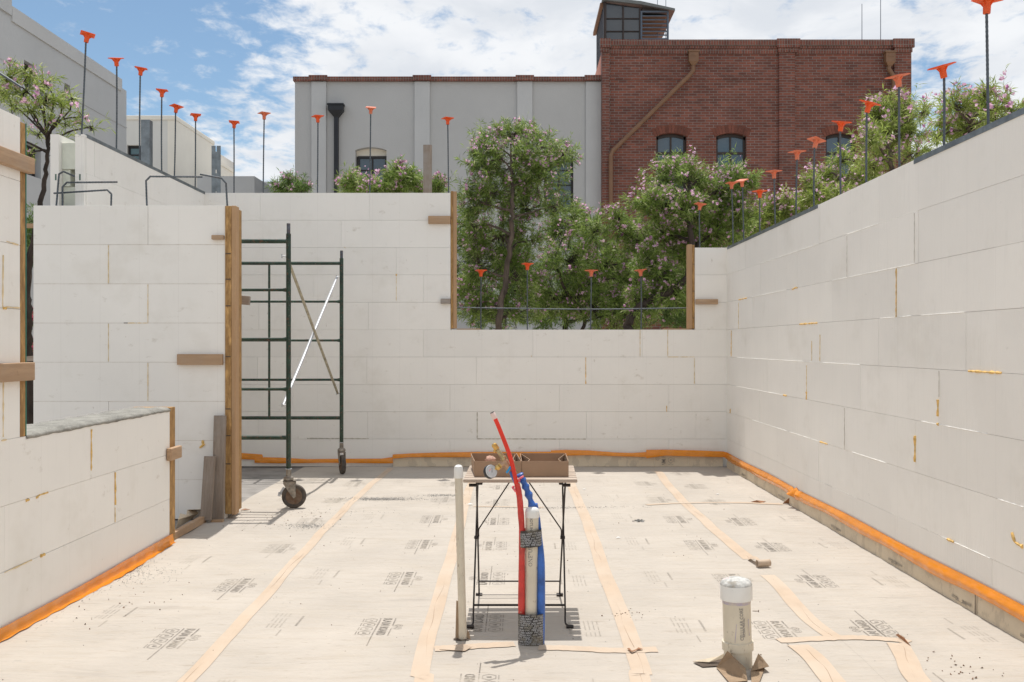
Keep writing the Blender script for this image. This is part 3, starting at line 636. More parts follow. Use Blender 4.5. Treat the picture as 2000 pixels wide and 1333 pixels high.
# wing wall
YW = 7.535; xw0, xw1 = XX(65, YW), XX(440, YW)
ww = thing('foam_block_wall', 'white foam block wing wall ending in the wooden door jamb', 'wall', 'white foam block walls')
mb = MB(); pj = [XX(212, YW) if k % 2 == 0 else XX(289, YW) for k in range(8)]
for k in range(8):
    js = [xw0, pj[k], xw1]
    for a, b in zip(js[:-1], js[1:]):
        o = random.Random(k * 3 + int(b * 10)).uniform(0, .002); mb.box(a + .0012, b - .0012, YW - o, YW + .064, k * C + (.0007 if k else 0), (k + 1) * C - .0007)
mb.obj('inner_panel', FOAM, ww, bevel=.0012)
MB().box(xw0 + .03, xw1, YW + .067, YW + .20, 0, 8 * C - .012).obj('concrete_core', CONC, ww)
MB().box(xw0, xw1, YW + .203, YW + .265, 0, 8 * C).obj('outer_panel', FOAM, ww)
def wseg(px, k0, k1): X = XX(px, YW); return ((X, YW - .002, k0 * C), (X, YW - .002, k1 * C))
seam_strip('seam_foam', [wseg(212, 6.02, 6.98), wseg(289, 5.02, 5.98), wseg(212, 4.02, 4.98), wseg(289, 3.02, 3.98), ((XX(250, YW), YW - .002, 5 * C), (XX(289, YW), YW - .002, 5 * C))], ww, SEAMP, .0038, 20)
seam_strip('seam_foam', [((XX(390, YW), YW - .004, ZZ(875, YW)), (XX(400, YW), YW - .004, ZZ(868, YW))), ((XX(396, YW), YW - .004, ZZ(860, YW)), (XX(397, YW), YW - .004, ZZ(868, YW)))], ww, SEAM, .010, 21)
seam_strip('seam_line', [((XX(66, YW), YW - .0003, k * C), (XX(439, YW), YW - .0003, k * C)) for k in (1, 2, 3, 4, 5, 6, 7)], ww, mat('joint_line', (.52, .44, .36), .9), .0013, 22)  # thin reddish-brown line along each course joint
seam_strip('seam_line', [((XX(242, YW), YW - .001, 5 * C), (XX(272, YW), YW - .001, 5 * C))], ww, TICK, .0028, 23)
board(xw1 + .002, XX(453, YW), YW - .012, YW + .265, .04, ZZ(403, YW), OSB, ww, 'door_jamb')
o = MB().box(XX(453.3, YW), XX(461.5, YW), YW - .014, YW + .078, .035, ZZ(402.5, YW)).obj('door_jamb', PZ, ww, bevel=.003); o['label'] = 'pine stud on the outer face of the door jamb'
for py in (496, 546, 598, 697, 799, 851, 906): MB().box(XX(441.5, YW), XX(451.5, YW), YW - .0145, YW - .0125, ZZ(py + 1.0, YW), ZZ(py - 1.0, YW), M=None).obj('pencil_mark', TICK, ww)
board(XX(349, YW), XX(437, YW), YW - .042, YW - .004, ZZ(713, YW), ZZ(692, YW), PX, ww, 'cleat', .003)
board(XX(416, YW), XX(439, YW), YW - .042, YW - .004, ZZ(469, YW), ZZ(460.5, YW), PX, ww, 'cleat', .003)
M = Matrix.Translation((XX(478, 7.86), 7.86, ZZ(587, 7.86))) @ rot('Y', R(5))
MB().box(-.10, .042, -.02, .02, -.036, .036, M=M).obj('cleat', WX, ww, bevel=.004)['label'] = 'weathered cleat showing past the jamb beside the scaffold'
# leaning planks and threshold
def plank(name, label, x0, x1, ya, z0, z1, mt, lean=.0, t=.032, tilt=0):
    w = XX(x1, ya) - XX(x0, ya); o = MB().box(-w / 2, w / 2, -t / 2, t / 2, 0, z1 - z0).obj(name, mt, bevel=.002)
    o.location = ((XX(x0, ya) + XX(x1, ya)) / 2, ya, z0); o.rotation_euler = (lean, tilt, 0); return tag(o, label, 'plank', 'weathered planks leaning in the doorway')
plank('plank', 'taller weathered plank standing against the door jamb', 414, 437, 7.43, .012, ZZ(812, 7.45), WZ, R(-4.2))
plank('plank', 'shorter weathered plank with a knot left of the tall plank', 391.5, 413, 7.36, .02, ZZ(891, 7.4), WZ, R(-8), tilt=R(1.2))
o = board(-2.425, -2.386, 6.70, 7.39, .0, .052, PY, None, 'threshold_board'); tag(o, 'pine threshold board on the floor of the doorway', 'board')
o = board(XX(414, 7.40), XX(437, 7.40), 7.37, 7.41, .001, .020, PX, None, 'threshold_board'); tag(o, 'short dark board under the taller leaning plank', 'board')
mb = MB(); zf = .012
mb.add([FL(343, 1034, 0), FL(375, 1014, 0), FL(412, 1003, 0), FL(403, 998, .03), P(400, 995, 7.42), P(366, 996, 7.40), P(364, 1006, 7.3), P(352, 1003, 7.25), P(348, 1015, 7.1)], [tuple(range(9))])
tag(mb.obj('torn_paper', PAPERW, solid=.002), 'crumpled torn paper scrap on the doorway floor', 'paper scrap')

# far left wall (runs along Y, one storey higher)
lw = thing('foam_block_wall', 'tallest white foam wall receding on the left with its hollow end showing', 'wall', 'white foam block walls')
mb = MB(); panel(mb, 'y', -3.5, 7.83, YB, 0, 10, [8.6, 9.2], .066, 1, 31); mb.obj('inner_panel', FOAM, lw)
MB().box(-3.77, -3.702, 7.79, YB + .27, 0, 10 * C).obj('outer_panel', FOAM, lw)
mb = MB()
mb.box(-3.573, -3.501, 7.795, 7.828, 8 * C, 10 * C - .02); mb.box(-3.573, -3.553, 7.795, 7.828, 10 * C - .018, 10 * C + .002); mb.box(-3.528, -3.501, 7.795, 7.828, 10 * C - .018, 10 * C + .002)
mb.obj('end_panel', FOAM, lw)
mb = MB(); mb.box(-3.70, -3.575, 7.87, 8.4, 8 * C, 8 * C + .20); mb.box(-3.70, -3.575, 7.84, 8.4, 8 * C + .34, 10 * C - .06); mb.box(-3.70, -3.64, 7.855, 8.4, 8 * C + .202, 8 * C + .338)
mb.obj('foam_web', FOAMC, lw)
MB().box(-3.638, -3.576, 8.2, 8.4, 8 * C + .203, 8 * C + .336).obj('web_hollow', CONC, lw)
MB().box(-3.70, -3.57, 8.45, YB, 0, 10 * C - .02).obj('concrete_core', CONC, lw)
MB().box(-3.555, -3.497, 7.84, YB + .0, 10 * C - .018, 10 * C + .012).obj('edge_track', METAL, lw)
MB().box(-3.762, -3.705, 8.1, YB + .26, 10 * C - .012, 10 * C + .010).obj('edge_track', METAL, lw)
TIE = mat('green_tie', (.10, .16, .13), .5)
for x in (-3.732, -3.54): MB().box(x, x + .012, 7.788 if x < -3.7 else 7.7935, 7.7895 if x < -3.7 else 7.7948, 8 * C + .24, 8 * C + .29).obj('tie_end', TIE, lw)

# low left wall with its tall near part
XL = -2.38
fl = thing('foam_block_wall', 'low white foam wall at left with rough concrete top and tall part at the frame edge', 'wall', 'white foam block walls')
def ly(px): return -XL * F / (CX - px)
mb = MB(); panel(mb, 'y', XL, -3, ly(331) , 0, 3, [ly(179), ly(224), ly(176)], .064, 1, 41)
YT = ly(39); panel(mb, 'y', XL, -3, YT, 3 * C, 5, [ly(5) , ly(-60)], .064, 1, 42)
mb.obj('inner_panel', FOAM, fl, bevel=.0012)
MB().box(XL - .27, XL - .206, -3, ly(331), 0, 3 * C).box(XL - .27, XL - .206, -3, YT, 3 * C + .001, 8 * C).obj('outer_panel', FOAM, fl)
rnd = random.Random(5)
def ct(u, v):
    y = YT + .052 + (ly(331) - YT - .054) * u; e = min(1, min(v, 1 - v) * 12); 
    x = XL + .004 - .278 * v + (.0025 * math.sin(31 * y) + .002 * math.sin(67 * y + 1)) * (1 if v < .05 else 0)
    return (x, y, 3 * C + .002 + e * (.013 + .0015 * math.sin(40 * y + 9 * v) + .0015 * math.sin(23 * y - 17 * v) + rnd.uniform(-.001, .001)))
mb = MB().grid(ct, 200, 26)
def cl(u, v):
    y = YT + .052 + (ly(331) - YT - .054) * u; drip = .016 + .005 * abs(math.sin(7 * y)) * abs(math.sin(3.3 * y + 1)) + .001 * math.sin(53 * y)
    return (XL + .004 + .005 * math.sin(v * 3.14) + (.0025 * math.sin(31 * y) + .002 * math.sin(67 * y + 1)) * (1 - v), y, 3 * C + .004 - v * drip)
mb.grid(cl, 200, 4); mb.obj('concrete_top', CONC, fl, smooth=True)
MB().box(XL - .202, XL - .066, -3, ly(331), .001, 3 * C - .004).box(XL - .202, XL - .066, -3, YT, 3 * C - .003, 8 * C - .01).obj('concrete_core', CONC, fl)
mb = MB(); mb.box(XL - .27, XL + .003, YT + .001, YT + .046, 3 * C + .0, 8 * C - .02)
o = mb.obj('window_jamb', OSB, fl, bevel=.002)
MB().box(XL - .268, XL + .004, YT + .0465, YT + .054, 3 * C + .005, 8 * C - .018).obj('jamb_edge', GREENE, fl)
M = Matrix.Identity(4)
for (py0, py1, d) in ((296, 347, .0), (706, 745, .0)):
    zA = ZZ(py1 - (7 if py0 < 500 else 2), ly(50)); zB = ZZ(py0 + (14 if py0 < 500 else 2), ly(50))
    board(XL + .005, XL + .043, 4.05, ly(51.5), zA, zB, PY, fl, 'cleat', .004)
board(XL - .27, XL + .002, ly(331) + .001, ly(341.5), .012, 3 * C + .012, OSB, fl, 'door_jamb')
board(XL + .006, XL + .042, ly(323), ly(344), ZZ(897, 6.63), ZZ(873, 6.63), PY, fl, 'cleat', .006)
def lseg(p0, z0, p1, z1): return ((XL + .003, ly(p0), z0 * C), (XL + .003, ly(p1), z1 * C))
seam_strip('seam_foam', [lseg(177, 2.15, 177.3, 2.9), lseg(224.3, 1.35, 224, 1.98)], fl, SEAM, .0065, 43)
seam_strip('seam_foam', [lseg(224, 1.02, 224, 1.3), lseg(8, .99, 60, 1.0), lseg(5, 3.05, 5, 3.9), lseg(4, 5.0, 5, 5.8), lseg(12, 5.02, 36, 5.02), lseg(2, 3.0, 12, 3.0), lseg(12, 6.02, 34, 6.0)], fl, SEAMP, .0042, 44)
seam_strip('seam_foam', [lseg(70, 1.97, 76, 2.0), lseg(76, 2.0, 92, 2.0), lseg(50, 1.98, 56, 1.98), lseg(78, 1.0, 85, 1.0), lseg(5, 5.0, 10, 5.0)], fl, SEAM, .008, 45)

# bracing posts behind the walls
for (x0, x1, Y, pt, mt, lab) in ((275, 292, 9.95, 234, METAL, 'grey steel post rising behind the sloping top of the left wall'), (413, 431, 11.3, 285, METAL, 'grey slotted steel post left of the distant stucco building'),
                                 (826.5, 843, 11.25, 283, WZ, 'weathered timber post in front of the grey stucco building')):
    a, b, zt = XX(x0, Y), XX(x1, Y), ZZ(pt, Y); mb = MB()
    if mt is METAL:
        mb.box(a, b, Y, Y + .006, -.1, zt); mb.box(a, a + .006, Y + .006, Y + .09, -.1, zt); mb.box(b - .006, b, Y + .006, Y + .09, -.1, zt)
        if x0 > 400:
            mb = MB(); m_ = (a + b) / 2; mb.box(a, m_ - .006, Y, Y + .006, -.1, zt); mb.box(m_ + .006, b, Y, Y + .006, -.1, zt)
            for k in range(15): mb.box(m_ - .006, m_ + .006, Y + .0005, Y + .006, -.1 + k * .25, min(zt, -.1 + k * .25 + .21))
    else: mb.box(a, b, Y, Y + .05, -.1, zt)
    tag(mb.obj('bracing_post', mt, bevel=.0015), lab, 'post', 'bracing posts behind the foam walls')

# ---------------- rebars ----------------
def cap_mesh(name, mt):
    mb = MB(); a = .056
    def sq(h, z): return [Vector((x * h, y * h, z)) for x, y in ((-1, -1), (1, -1), (1, 1), (-1, 1))]
    vs = sq(a, .072) + sq(a, .067) + sq(.026, .060); fs = [(0, 1, 2, 3)] + [(4 + k, 4 + (k + 1) % 4, (k + 1) % 4, k) for k in range(4)] + [(8 + k, 8 + (k + 1) % 4, 4 + (k + 1) % 4, 4 + k) for k in range(4)] + [(11, 10, 9, 8)]
    mb.add(vs, fs); mb.box(-a * .92, a * .92, -a * .92, a * .92, .0725, .0745)
    mb.lathe([(.0165, 0), (.0185, .002), (.0195, .040), (.0215, .052), (.028, .062)], 18)
    for k in range(4):
        M = rot('Z', k * math.pi / 2); mb.add([M @ Vector(v) for v in ((.018, -.0012, .034), (.044, -.0012, .066), (.018, -.0012, .066), (.018, .0012, .034), (.044, .0012, .066), (.018, .0012, .066))], [(0, 1, 2), (5, 4, 3), (0, 3, 4, 1)])
    return mb.mesh(name, mt)
CAPA = cap_mesh('cap', CAPM); CAPB = cap_mesh('cap', CAPF)
def rib_rod(mb, pts, r):
    pts = smoothpath(pts, 4) if len(pts) > 2 else [Vector(p) for p in pts]; L_ = 0; out = []; rs = []
    for i in range(len(pts) - 1):
        d = (pts[i + 1] - pts[i]).length; n = max(1, int(d / .012))
        for k in range(n): out.append(pts[i].lerp(pts[i + 1], k / n)); rs.append(r * (1.10 if len(rs) % 2 else .95))
    out.append(pts[-1]); rs.append(r); mb.tube(out, rs, 7)
def rebar(px_c, py_top, px_b, pos_b, zb, rz, tilt, faded, label, group, cap_h=.075, r=.0072):
    bx, by = pos_b; Y = by; top = P(px_c, py_top, Y)
    root = thing('rebar', label, 'rebar', group, (bx, by, zb))
    base = Vector((0, 0, -.05)); t = Vector((top.x - bx, 0, top.z - zb - cap_h * .98))
    mb = MB(); rib_rod(mb, [base, t * .5 + Vector((random.uniform(-.004, .004), 0, 0)), t + Vector((0, 0, .02))], r); mb.obj('rod', REBAR, root, smooth=True)
    c = bpy.data.objects.new('cap', CAPB if faded else CAPA); COL.objects.link(c); c.parent = root; c.location = t; c.rotation_euler = (tilt[0], tilt[1], rz); 
    if faded: c['label'] = 'faded orange cap'
    return root
random.seed(2)
g1 = 'capped rebars on the far left wall'
XLc = -3.63
def lpos(px): Y = -XLc * F / (CX - px); return (XLc, Y)
LB = [(168, 66, 158, .5, (0, .18), 0, 'tallest capped rebar, leftmost, leaning slightly right above the hollow wall end'),
      (228, 114, 227, .1, (.3, .0), 0, 'second capped rebar from the left, crossing the grey building corner'),
      (274, 133, 273, .3, (.15, .12), 0, 'third capped rebar from the left, in front of the short steel post'),
      (316, 176, 316, .25, (.1, .05), 0, 'fourth capped rebar from the left, before the cream building front'),
      (343, 207, 340, .8, (0, .15), 0, 'fifth capped rebar from the left, cap tipped beside the cream building corner'),
      (382, 224, 381, .4, (0, .0), 0, 'sixth capped rebar from the left, at the low end of the sloping wall top')]
for (a, b, c, rz, tl, fd, lab) in LB: rebar(a, b, c, lpos(c), 10 * C - .01, rz, tl, fd, lab, g1)
g2 = 'capped rebars on the back wall'
BBk = [(457, 238, 457, .2, (0, .04), 0, 10 * C, 'capped rebar just right of the slotted steel post, lower cap'),
       (516, 221, 514, .7, (0, 0), 1, 10 * C, 'capped rebar against the sky left of the stucco building'),
       (621, 227, 620, .6, (0, -.06), 0, 10 * C, 'capped rebar left of the black downpipe'),
       (724, 210, 722, .1, (.35, .05), 1, 10 * C, 'capped rebar in front of the arched stucco window'),
       (874.5, 231, 876, .5, (0, 0), 0, 10 * C, 'capped rebar nearest the left side of the window opening'),
       (1366, 398, 1367, .2, (0, .15), 1, 8 * C, 'capped rebar standing on the short wall right of the window opening'),
       (939.5, 528, 939, .3, (0, 0), 0, 5 * C, 'leftmost capped rebar on the window sill'),
       (1030, 515, 1030, .3, (0, .03), 0, 5 * C, 'capped rebar on the sill, second from left and tallest there'),
       (1155, 528, 1153, .5, (0, 0), 1, 5 * C, 'third capped rebar on the window sill with a paler cap'),
       (1252, 527, 1252, .2, (0, -.1), 1, 5 * C, 'rightmost capped rebar on the window sill')]
for (a, b, c, rz, tl, fd, zb, lab) in BBk: rebar(a, b, c, (XX(c, YB + .13), YB + .13), zb - .01, rz, tl, fd, lab, g2)
g3 = 'capped rebars along the right wall'
XRc = 2.45
RB = [(1429, 357, 1432, .2, (0, .0), 1, 'capped rebar at the far end of the right wall, first in the row'),
      (1450, 352, 1453, .7, (.1, -.35), 1, 'second rebar from the far end, its cap tipped left'),
      (1484, 373, 1484, .4, (0, 0), 0, 'third rebar from the far end, shortest with a bright flat cap'),
      (1512, 334, 1515, .6, (0, -.05), 1, 'fourth rebar from the far end of the right wall'),
      (1557, 296, 1555, .4, (0, -.03), 1, 'fifth rebar from the far end, left of the strongly tipped cap'),
      (1591, 272, 1590, .4, (0, .28), 1, 'sixth rebar on the right wall, its faded cap tipped strongly right'),
      (1641, 238, 1642, .15, (.25, .04), 0, 'rebar in front of the rightmost brick building window, bright cap'),
      (1693, 200, 1692, .75, (.35, 0), 0, 'rebar with a diamond turned bright cap, fourth from the right edge'),
      (1756, 148, 1757, .55, (0, -.22), 1, 'third rebar from the right edge, faded cap tipped at the brick corner'),
      (1844, 128, 1843, .5, (0, -.30), 0, 'second rebar from the right edge, bright cap tipped left'),
      (1927, 0, 1931, .6, (.05, 0), 0, 'nearest and tallest rebar at the top right of the photo')]
for (a, b, c, rz, tl, fd, lab) in RB: rebar(a, b, c, (XRc, XRc * F / (c - CX)), 8 * C - .01, rz, tl, fd, lab, g3)
# bent bars
def bent(pts, label, r=.0072, Y=7.67):
    p = [P(a, b, Y + d) for a, b, d in pts]; q = [p[0]]
    for i in range(1, len(p) - 1):
        q += [p[i].lerp(p[i - 1], min(.5, .035 / (p[i] - p[i - 1]).length)), p[i].lerp(p[i + 1], min(.5, .035 / (p[i] - p[i + 1]).length))]
    q.append(p[-1]); 
    mb = MB(); out = [q[0]]
    for i in range(1, len(q)):
        n = max(1, int((q[i] - out[-1]).length / .012)); s_ = out[-1]
        out += [s_.lerp(q[i], k / n) for k in range(1, n + 1)]
    mb.tube(out, [r * (1.08 if i % 2 else .95) for i in range(len(out))], 7); return tag(mb.obj('bent_rebar', REBAR, smooth=True), label, 'rebar', 'bent rebars sticking out of the wing wall')
bent([(110, 404, 0), (116, 332, 0), (146, 345, -.0)], 'bent rebar hooking back beside the hollow wall end, leftmost')
bent([(122, 404, 0), (122, 357, 0), (229, 356, 0)], 'bent rebar with the upper long arm pointing right at far left')
bent([(217, 404, .03), (218, 371, .03), (105, 378, .03)], 'bent rebar with a sloping arm pointing left, lowest of the left group')
bent([(287, 404, 0), (285, 345, 0), (395, 346, 0)], 'bent rebar with a long arm pointing right, standing mid wing wall')
bent([(444, 404, .02), (441, 350, .02), (391, 341, .02)], 'bent rebar above the door jamb, arm pointing left')
bent([(-40, 118, -2.9), (42, 171, -2.9)], 'short slanting rebar end above the tall left wall part', r=.006)
mb = MB(); rib_rod(mb, [P(889, 601, YB + .13), P(1010, 603, YB + .13), P(1160, 604.5, YB + .13), P(1345, 602, YB + .13)], .0068)
tag(mb.obj('horizontal_rebar', REBAR, smooth=True), 'long horizontal rebar spanning the window opening', 'rebar')
print('walls done')
# ---------------- scaffold ----------------
sc = thing('scaffold', 'green tubular rolling scaffold with crossed braces standing by the door jamb', 'scaffold', loc=(-1.9, 8.03, 0))
def W2L(p): p = Vector(p); return p - Vector((-1.9, 8.03, 0))
def frame(Y, pxpost, ztop_tube, zpin, near):
    X = XX(pxpost, Y); XB = X - 1.524
    fr = thing('end_frame', None, None); fr.parent = sc
    loc = W2L((X, Y, 0))
    for xx, nm in ((X, 'post'), (XB, 'post')):
        mb = MB(); mb.tube([W2L((xx, Y, .32)), W2L((xx, Y, ztop_tube))], .0205, 14); mb.obj(nm, GPAINT, fr, smooth=True)
        mb = MB(); mb.tube([W2L((xx, Y, ztop_tube)), W2L((xx, Y, zpin))], .0155, 12); mb.obj('coupling_pin', PINM, fr, smooth=True)
    for z, r in zip(near, (.0185, .0125, .0125, .0125, .0185)):
        mb = MB(); n = 14; pts = []; rs = []
        for k in range(n + 1):
            t = k / n; pts.append(W2L((XB + (X - XB) * t, Y, z))); e = min(t, 1 - t) * 1.524; rs.append(r if r > .015 else r + .010 * max(0, 1 - e / .03))
        pts[1] = W2L((XB + .05, Y, z)); pts[-2] = W2L((X - .05, Y, z)); rs[1] = rs[-2] = r
        mb.tube(pts, rs, 10); mb.obj('rung', GPAINT, fr, smooth=True)
    mb = MB(); mb.tube([W2L(((X + XB) / 2, Y, near[-1])), W2L(((X + XB) / 2, Y, near[0]))], .0125, 10); mb.obj('strut', GPAINT, fr, smooth=True)
    return X, XB
Y1, Y2 = 8.03, 10.2
zs = (2.215, 1.811, 1.402, .987, .585)
X1, X1B = frame(Y1, 563.5, ZZ(457, Y1), ZZ(437, Y1), zs); X2, X2B = frame(Y2, 667, ZZ(505, Y2), ZZ(490, Y2), zs)
def brace(a, b, mt, lab):
    d = (b - a).normalized(); mb = MB(); q0 = a + d * .05; q1 = b - d * .05
    mb.tube([W2L(a), W2L(a + d * .03), W2L(q0 + d * .04), W2L(q1 - d * .04), W2L(b - d * .03), W2L(b)], [.010, .011, .0135, .0135, .011, .010], 8); mb.obj('cross_brace', mt, sc, smooth=True)['label'] = lab
def pin(x, Y, z):
    mb = MB(); mb.tube([W2L((x - .055, Y, z)), W2L((x - .018, Y, z))], .005, 6); mb.tube([W2L((x - .055, Y, z - .016)), W2L((x - .055, Y, z + .018))], .0045, 6); mb.obj('brace_pin', GALV, sc, smooth=True)
pn = [(X1, Y1, ZZ(501, Y1)), (X1, Y1, ZZ(792, Y1)), (X2, Y2, ZZ(541, Y2)), (X2, Y2, ZZ(769, Y2))]
for p in pn: pin(*p)
brace(Vector((X1 - .045, Y1, pn[1][2])), Vector((X2 - .045, Y2, pn[2][2])), GALV, 'bright silver cross brace')
brace(Vector((X1 - .02, Y1 + .02, pn[0][2] + .0)), Vector((X2 - .04, Y2, pn[3][2])), GALVD, 'dull brown cross brace')
def caster(X, Y, ang, lab=None):
    c = thing('caster', None, None); c.parent = sc; c.location = W2L((X, Y, 0)); c.rotation_euler = (0, 0, ang)
    Rr = .100; off = Vector((.045, 0, 0))
    mb = MB(); M = Matrix.Translation(Vector((.045, 0, Rr))) @ rot('X', R(90))
    mb.lathe([(.068, -.016), (.080, -.022), (.094, -.020), (Rr, -.009), (Rr, .009), (.094, .020), (.080, .022), (.068, .016)], 40, M); mb.obj('tyre', TYRE, c, smooth=True)
    mb = MB(); mb.lathe([(.0675, -.018), (.060, -.014), (.060, .014), (.0675, .018)], 36, M); mb.lathe([(.018, -.022), (.020, -.01), (.020, .01), (.018, .022)], 16, M)
    for k in range(5):
        a = k * 2 * math.pi / 5 + .3; d = Vector((math.cos(a), 0, math.sin(a))); o_ = Vector((.045, 0, Rr)); mb.bar(o_ + d * .015, o_ + d * .062, .018, .016, up=(0, 1, 0))
    mb.obj('wheel_rim', RIM, c, smooth=True)
    mb = MB()
    for s_ in (-1, 1):
        mb.prism([(-.042, .232), (.058, .232), (.062, .10), (.045, .085), (.030, .10), (-.040, .205)], s_ * .028, s_ * .033)
    mb.box(-.042, .058, -.033, .033, .222, .232); mb.tube([(.045, -.040, Rr), (.045, .040, Rr)], .008, 8); mb.obj('fork', FORK, c)
    mb = MB(); mb.lathe([(.030, .233), (.042, .236), (.042, .252), (.036, .262), (.022, .268), (.019, .34)], 20); mb.obj('stem', FORK, c, smooth=True)
    mb = MB(); mb.bar((-.03, 0, .17), (-.062, 0, .115), .035, .006, up=(0, 1, 0)); mb.bar((-.062, 0, .115), (-.085, 0, .120), .035, .006, up=(0, 1, 0)); mb.obj('brake_lever', GALV, c)
    mb = MB(); mb.lathe([(.0225, .322), (.027, .324), (.027, .328), (.0225, .330)], 16); mb.obj('collar_clip', GALV, c, smooth=True)
caster(X1, Y1, R(8)); caster(X2, Y2, R(-68)); caster(X1B, Y1, R(40)); caster(X2B, Y2, R(200))

# ---------------- folding table ----------------
tb = thing('folding_table', 'small folding bistro table with pale wooden slats and thin dark metal legs', 'table', loc=(.02, 4.93, 0))
def T(x, y, z): return Vector((x - .02, y - 4.93, z))
zt = .707; ty0, ty1 = 4.665, 5.20; ns = 7; sw = (ty1 - ty0 - 6 * .018) / 7
for k in range(ns):
    y0 = ty0 + k * (sw + .018); xa = -.268 + .0008 * k; xb = .283 + .002 * k
    MB().box(xa - .02, xb - .02, y0 - 4.93, y0 + sw - 4.93, zt - .017, zt).obj('slat', SLAT, tb, bevel=.003)
mb = MB()
for x in (-.185, .205): mb.box(x - .009 - .02, x + .009 - .02, ty0 + .02 - 4.93, ty1 - .02 - 4.93, zt - .030, zt - .018)
mb.obj('batten', BLACKM, tb)
rr = .0046
xl0, xl1 = XX(924.5, 4.67), XX(1104, 4.67)
for s_, xb, xt in ((0, xl0, XX(932.5, 5.0)), (1, xl1, XX(1100, 5.0))):
    MB().tube(smoothpath([T(xb + (-.012 if not s_ else .018), 4.62, .012), T(xb, 4.65, .018), T(xb, 4.67, .06)], 4) + [T(xt, 5.10, zt - .02)], rr, 8).obj('leg', BLACKM, tb, smooth=True)
xb0, xb1 = XX(935.5, 5.2), XX(1093.5, 5.2)
for s_, xb, xt in ((0, xb0, XX(931, 4.75)), (1, xb1, XX(1104, 4.75))):
    MB().tube([T(xb, 5.22, .012), T(xb, 5.20, .06), T(xt, 4.74, zt - .02)], rr, 8).obj('leg', BLACKM, tb, smooth=True)
MB().tube([T(xl0, 4.69, .094), T(xl1, 4.69, .094)], .0055, 8).obj('cross_bar', BLACKM, tb, smooth=True)
MB().tube([T(xb0, 5.18, .09), T(xb1, 5.18, .09)], .0045, 8).obj('cross_bar', BLACKM, tb, smooth=True)
MB().tube([T(xb0 + .004, 5.19, .0145), T(xb1 - .004, 5.19, .0145)], .0022, 6).obj('floor_rod', BLACKM, tb, smooth=True)
for x in (XX(931, 4.92), XX(1099, 4.92)):
    MB().tube([T(x - .012, 4.925, .375), T(x + .012, 4.925, .375)], .009, 10).obj('pivot_bolt', BLACKM, tb, smooth=True)
    MB().tube([T(x - (.028 if x < 0 else .012), ty0 + .04, zt - .034), T(x + (.012 if x < 0 else .028), ty0 + .04, zt - .034)], .008, 8).obj('hinge_bracket', BLACKM, tb, smooth=True)
for xa, xm in ((XX(935, 4.92), XX(999, 4.80)), (XX(1096, 4.92), XX(1029, 4.80))):
    MB().tube(smoothpath([T(xa, 4.925, .38), T(xa, 4.92, .415), T(xa + (xm - xa) * .08, 4.91, .44)], 4) + [T(xm, 4.80, zt - .018)], .0034, 7).obj('stay_rod', BLACKM, tb, smooth=True)
for x, y in ((xl0 - .012, 4.62), (xl1 + .020, 4.62), (xb0, 5.215), (xb1, 5.215)):
    M = Matrix.Translation(T(x, y, .010)) @ rot('Y', R(90)); MB().lathe([(.006, -.018), (.009, -.016), (.009, .016), (.006, .018)], 10, M).obj('foot', BLACKM, tb, smooth=True)

# ---------------- cardboard boxes ----------------
def carton(px0, px1, pbk0, pbk1, label, gl, gr):
    Yf, Yk = 4.75, 5.10; z0, z1 = zt + .001, zt + .077; t = .0028
    x0, x1 = XX(px0, Yf), XX(px1, Yf); k0, k1 = XX(pbk0, Yk), XX(pbk1, Yk)
    root = thing('cardboard_box', label, 'box', 'cardboard boxes on the folding table', ((x0 + x1) / 2, 4.92, z0)); o = Vector(root.location)
    def q(name, pts, lab=None): MB().add([Vector(p) - o for p in pts], [tuple(range(len(pts)))]).obj(name, CARD, root, solid=t)
    q('front_panel', [(x0, Yf, z0), (x1, Yf, z0), (x1, Yf, z1), (x0, Yf, z1)]); q('back_panel', [(k0, Yk, z0), (k1, Yk, z0), (k1, Yk, z1), (k0, Yk, z1)])
    q('side_panel', [(x0, Yf + .002, z0), (k0, Yk - .002, z0), (k0 - .006, Yk - .002, z1), (x0 - .001, Yf + .002, z1)]); q('side_panel', [(x1, Yf + .002, z0), (k1, Yk - .002, z0), (k1 + .004, Yk - .002, z1), (x1, Yf + .002, z1)])
    q('bottom_panel', [(x0 + .002, Yf + .002, z0 + .002), (x1 - .002, Yf + .002, z0 + .002), (k1 - .002, Yk - .002, z0 + .002), (k0 + .002, Yk - .002, z0 + .002)])
    if gl: q('inner_flap', [(k0 + .002, Yk - .01, z1 - .004), (x0 + .04, (Yf + Yk) / 2, z1 - .012), (x0 + .035, (Yf + Yk) / 2, z0 + .004), (k0 + .004, Yk - .01, z0 + .004)]); q('inner_flap', [(x0 + .004, Yf + .02, z1 - .03), (x0 + .04, (Yf + Yk) / 2, z1 - .012), (x0 + .035, (Yf + Yk) / 2, z0 + .004), (x0 + .004, Yf + .02, z0 + .004)])
    if gr: q('inner_flap', [(k1 - .002, Yk - .01, z1 - .004), (x1 - .042, (Yf + Yk) / 2, z1 - .010), (x1 - .035, (Yf + Yk) / 2, z0 + .004), (k1 - .004, Yk - .01, z0 + .004)]); q('inner_flap', [(x1 - .004, Yf + .02, z1 - .03), (x1 - .042, (Yf + Yk) / 2, z1 - .010), (x1 - .035, (Yf + Yk) / 2, z0 + .004), (x1 - .004, Yf + .02, z0 + .004)])
carton(927.5, 1018, 922, 1007, 'open cardboard box on the left of the table, partly behind the pressure gauge', 0, 1)
carton(1019.5, 1110, 1018, 1103, 'open cardboard box on the right half of the table', 1, 1)
mb = MB(); rnd = random.Random(9); M = Matrix.Translation(P(958, 899, 4.93)) @ Matrix.Diagonal((.028, .024, .022, 1))
vs = []; 
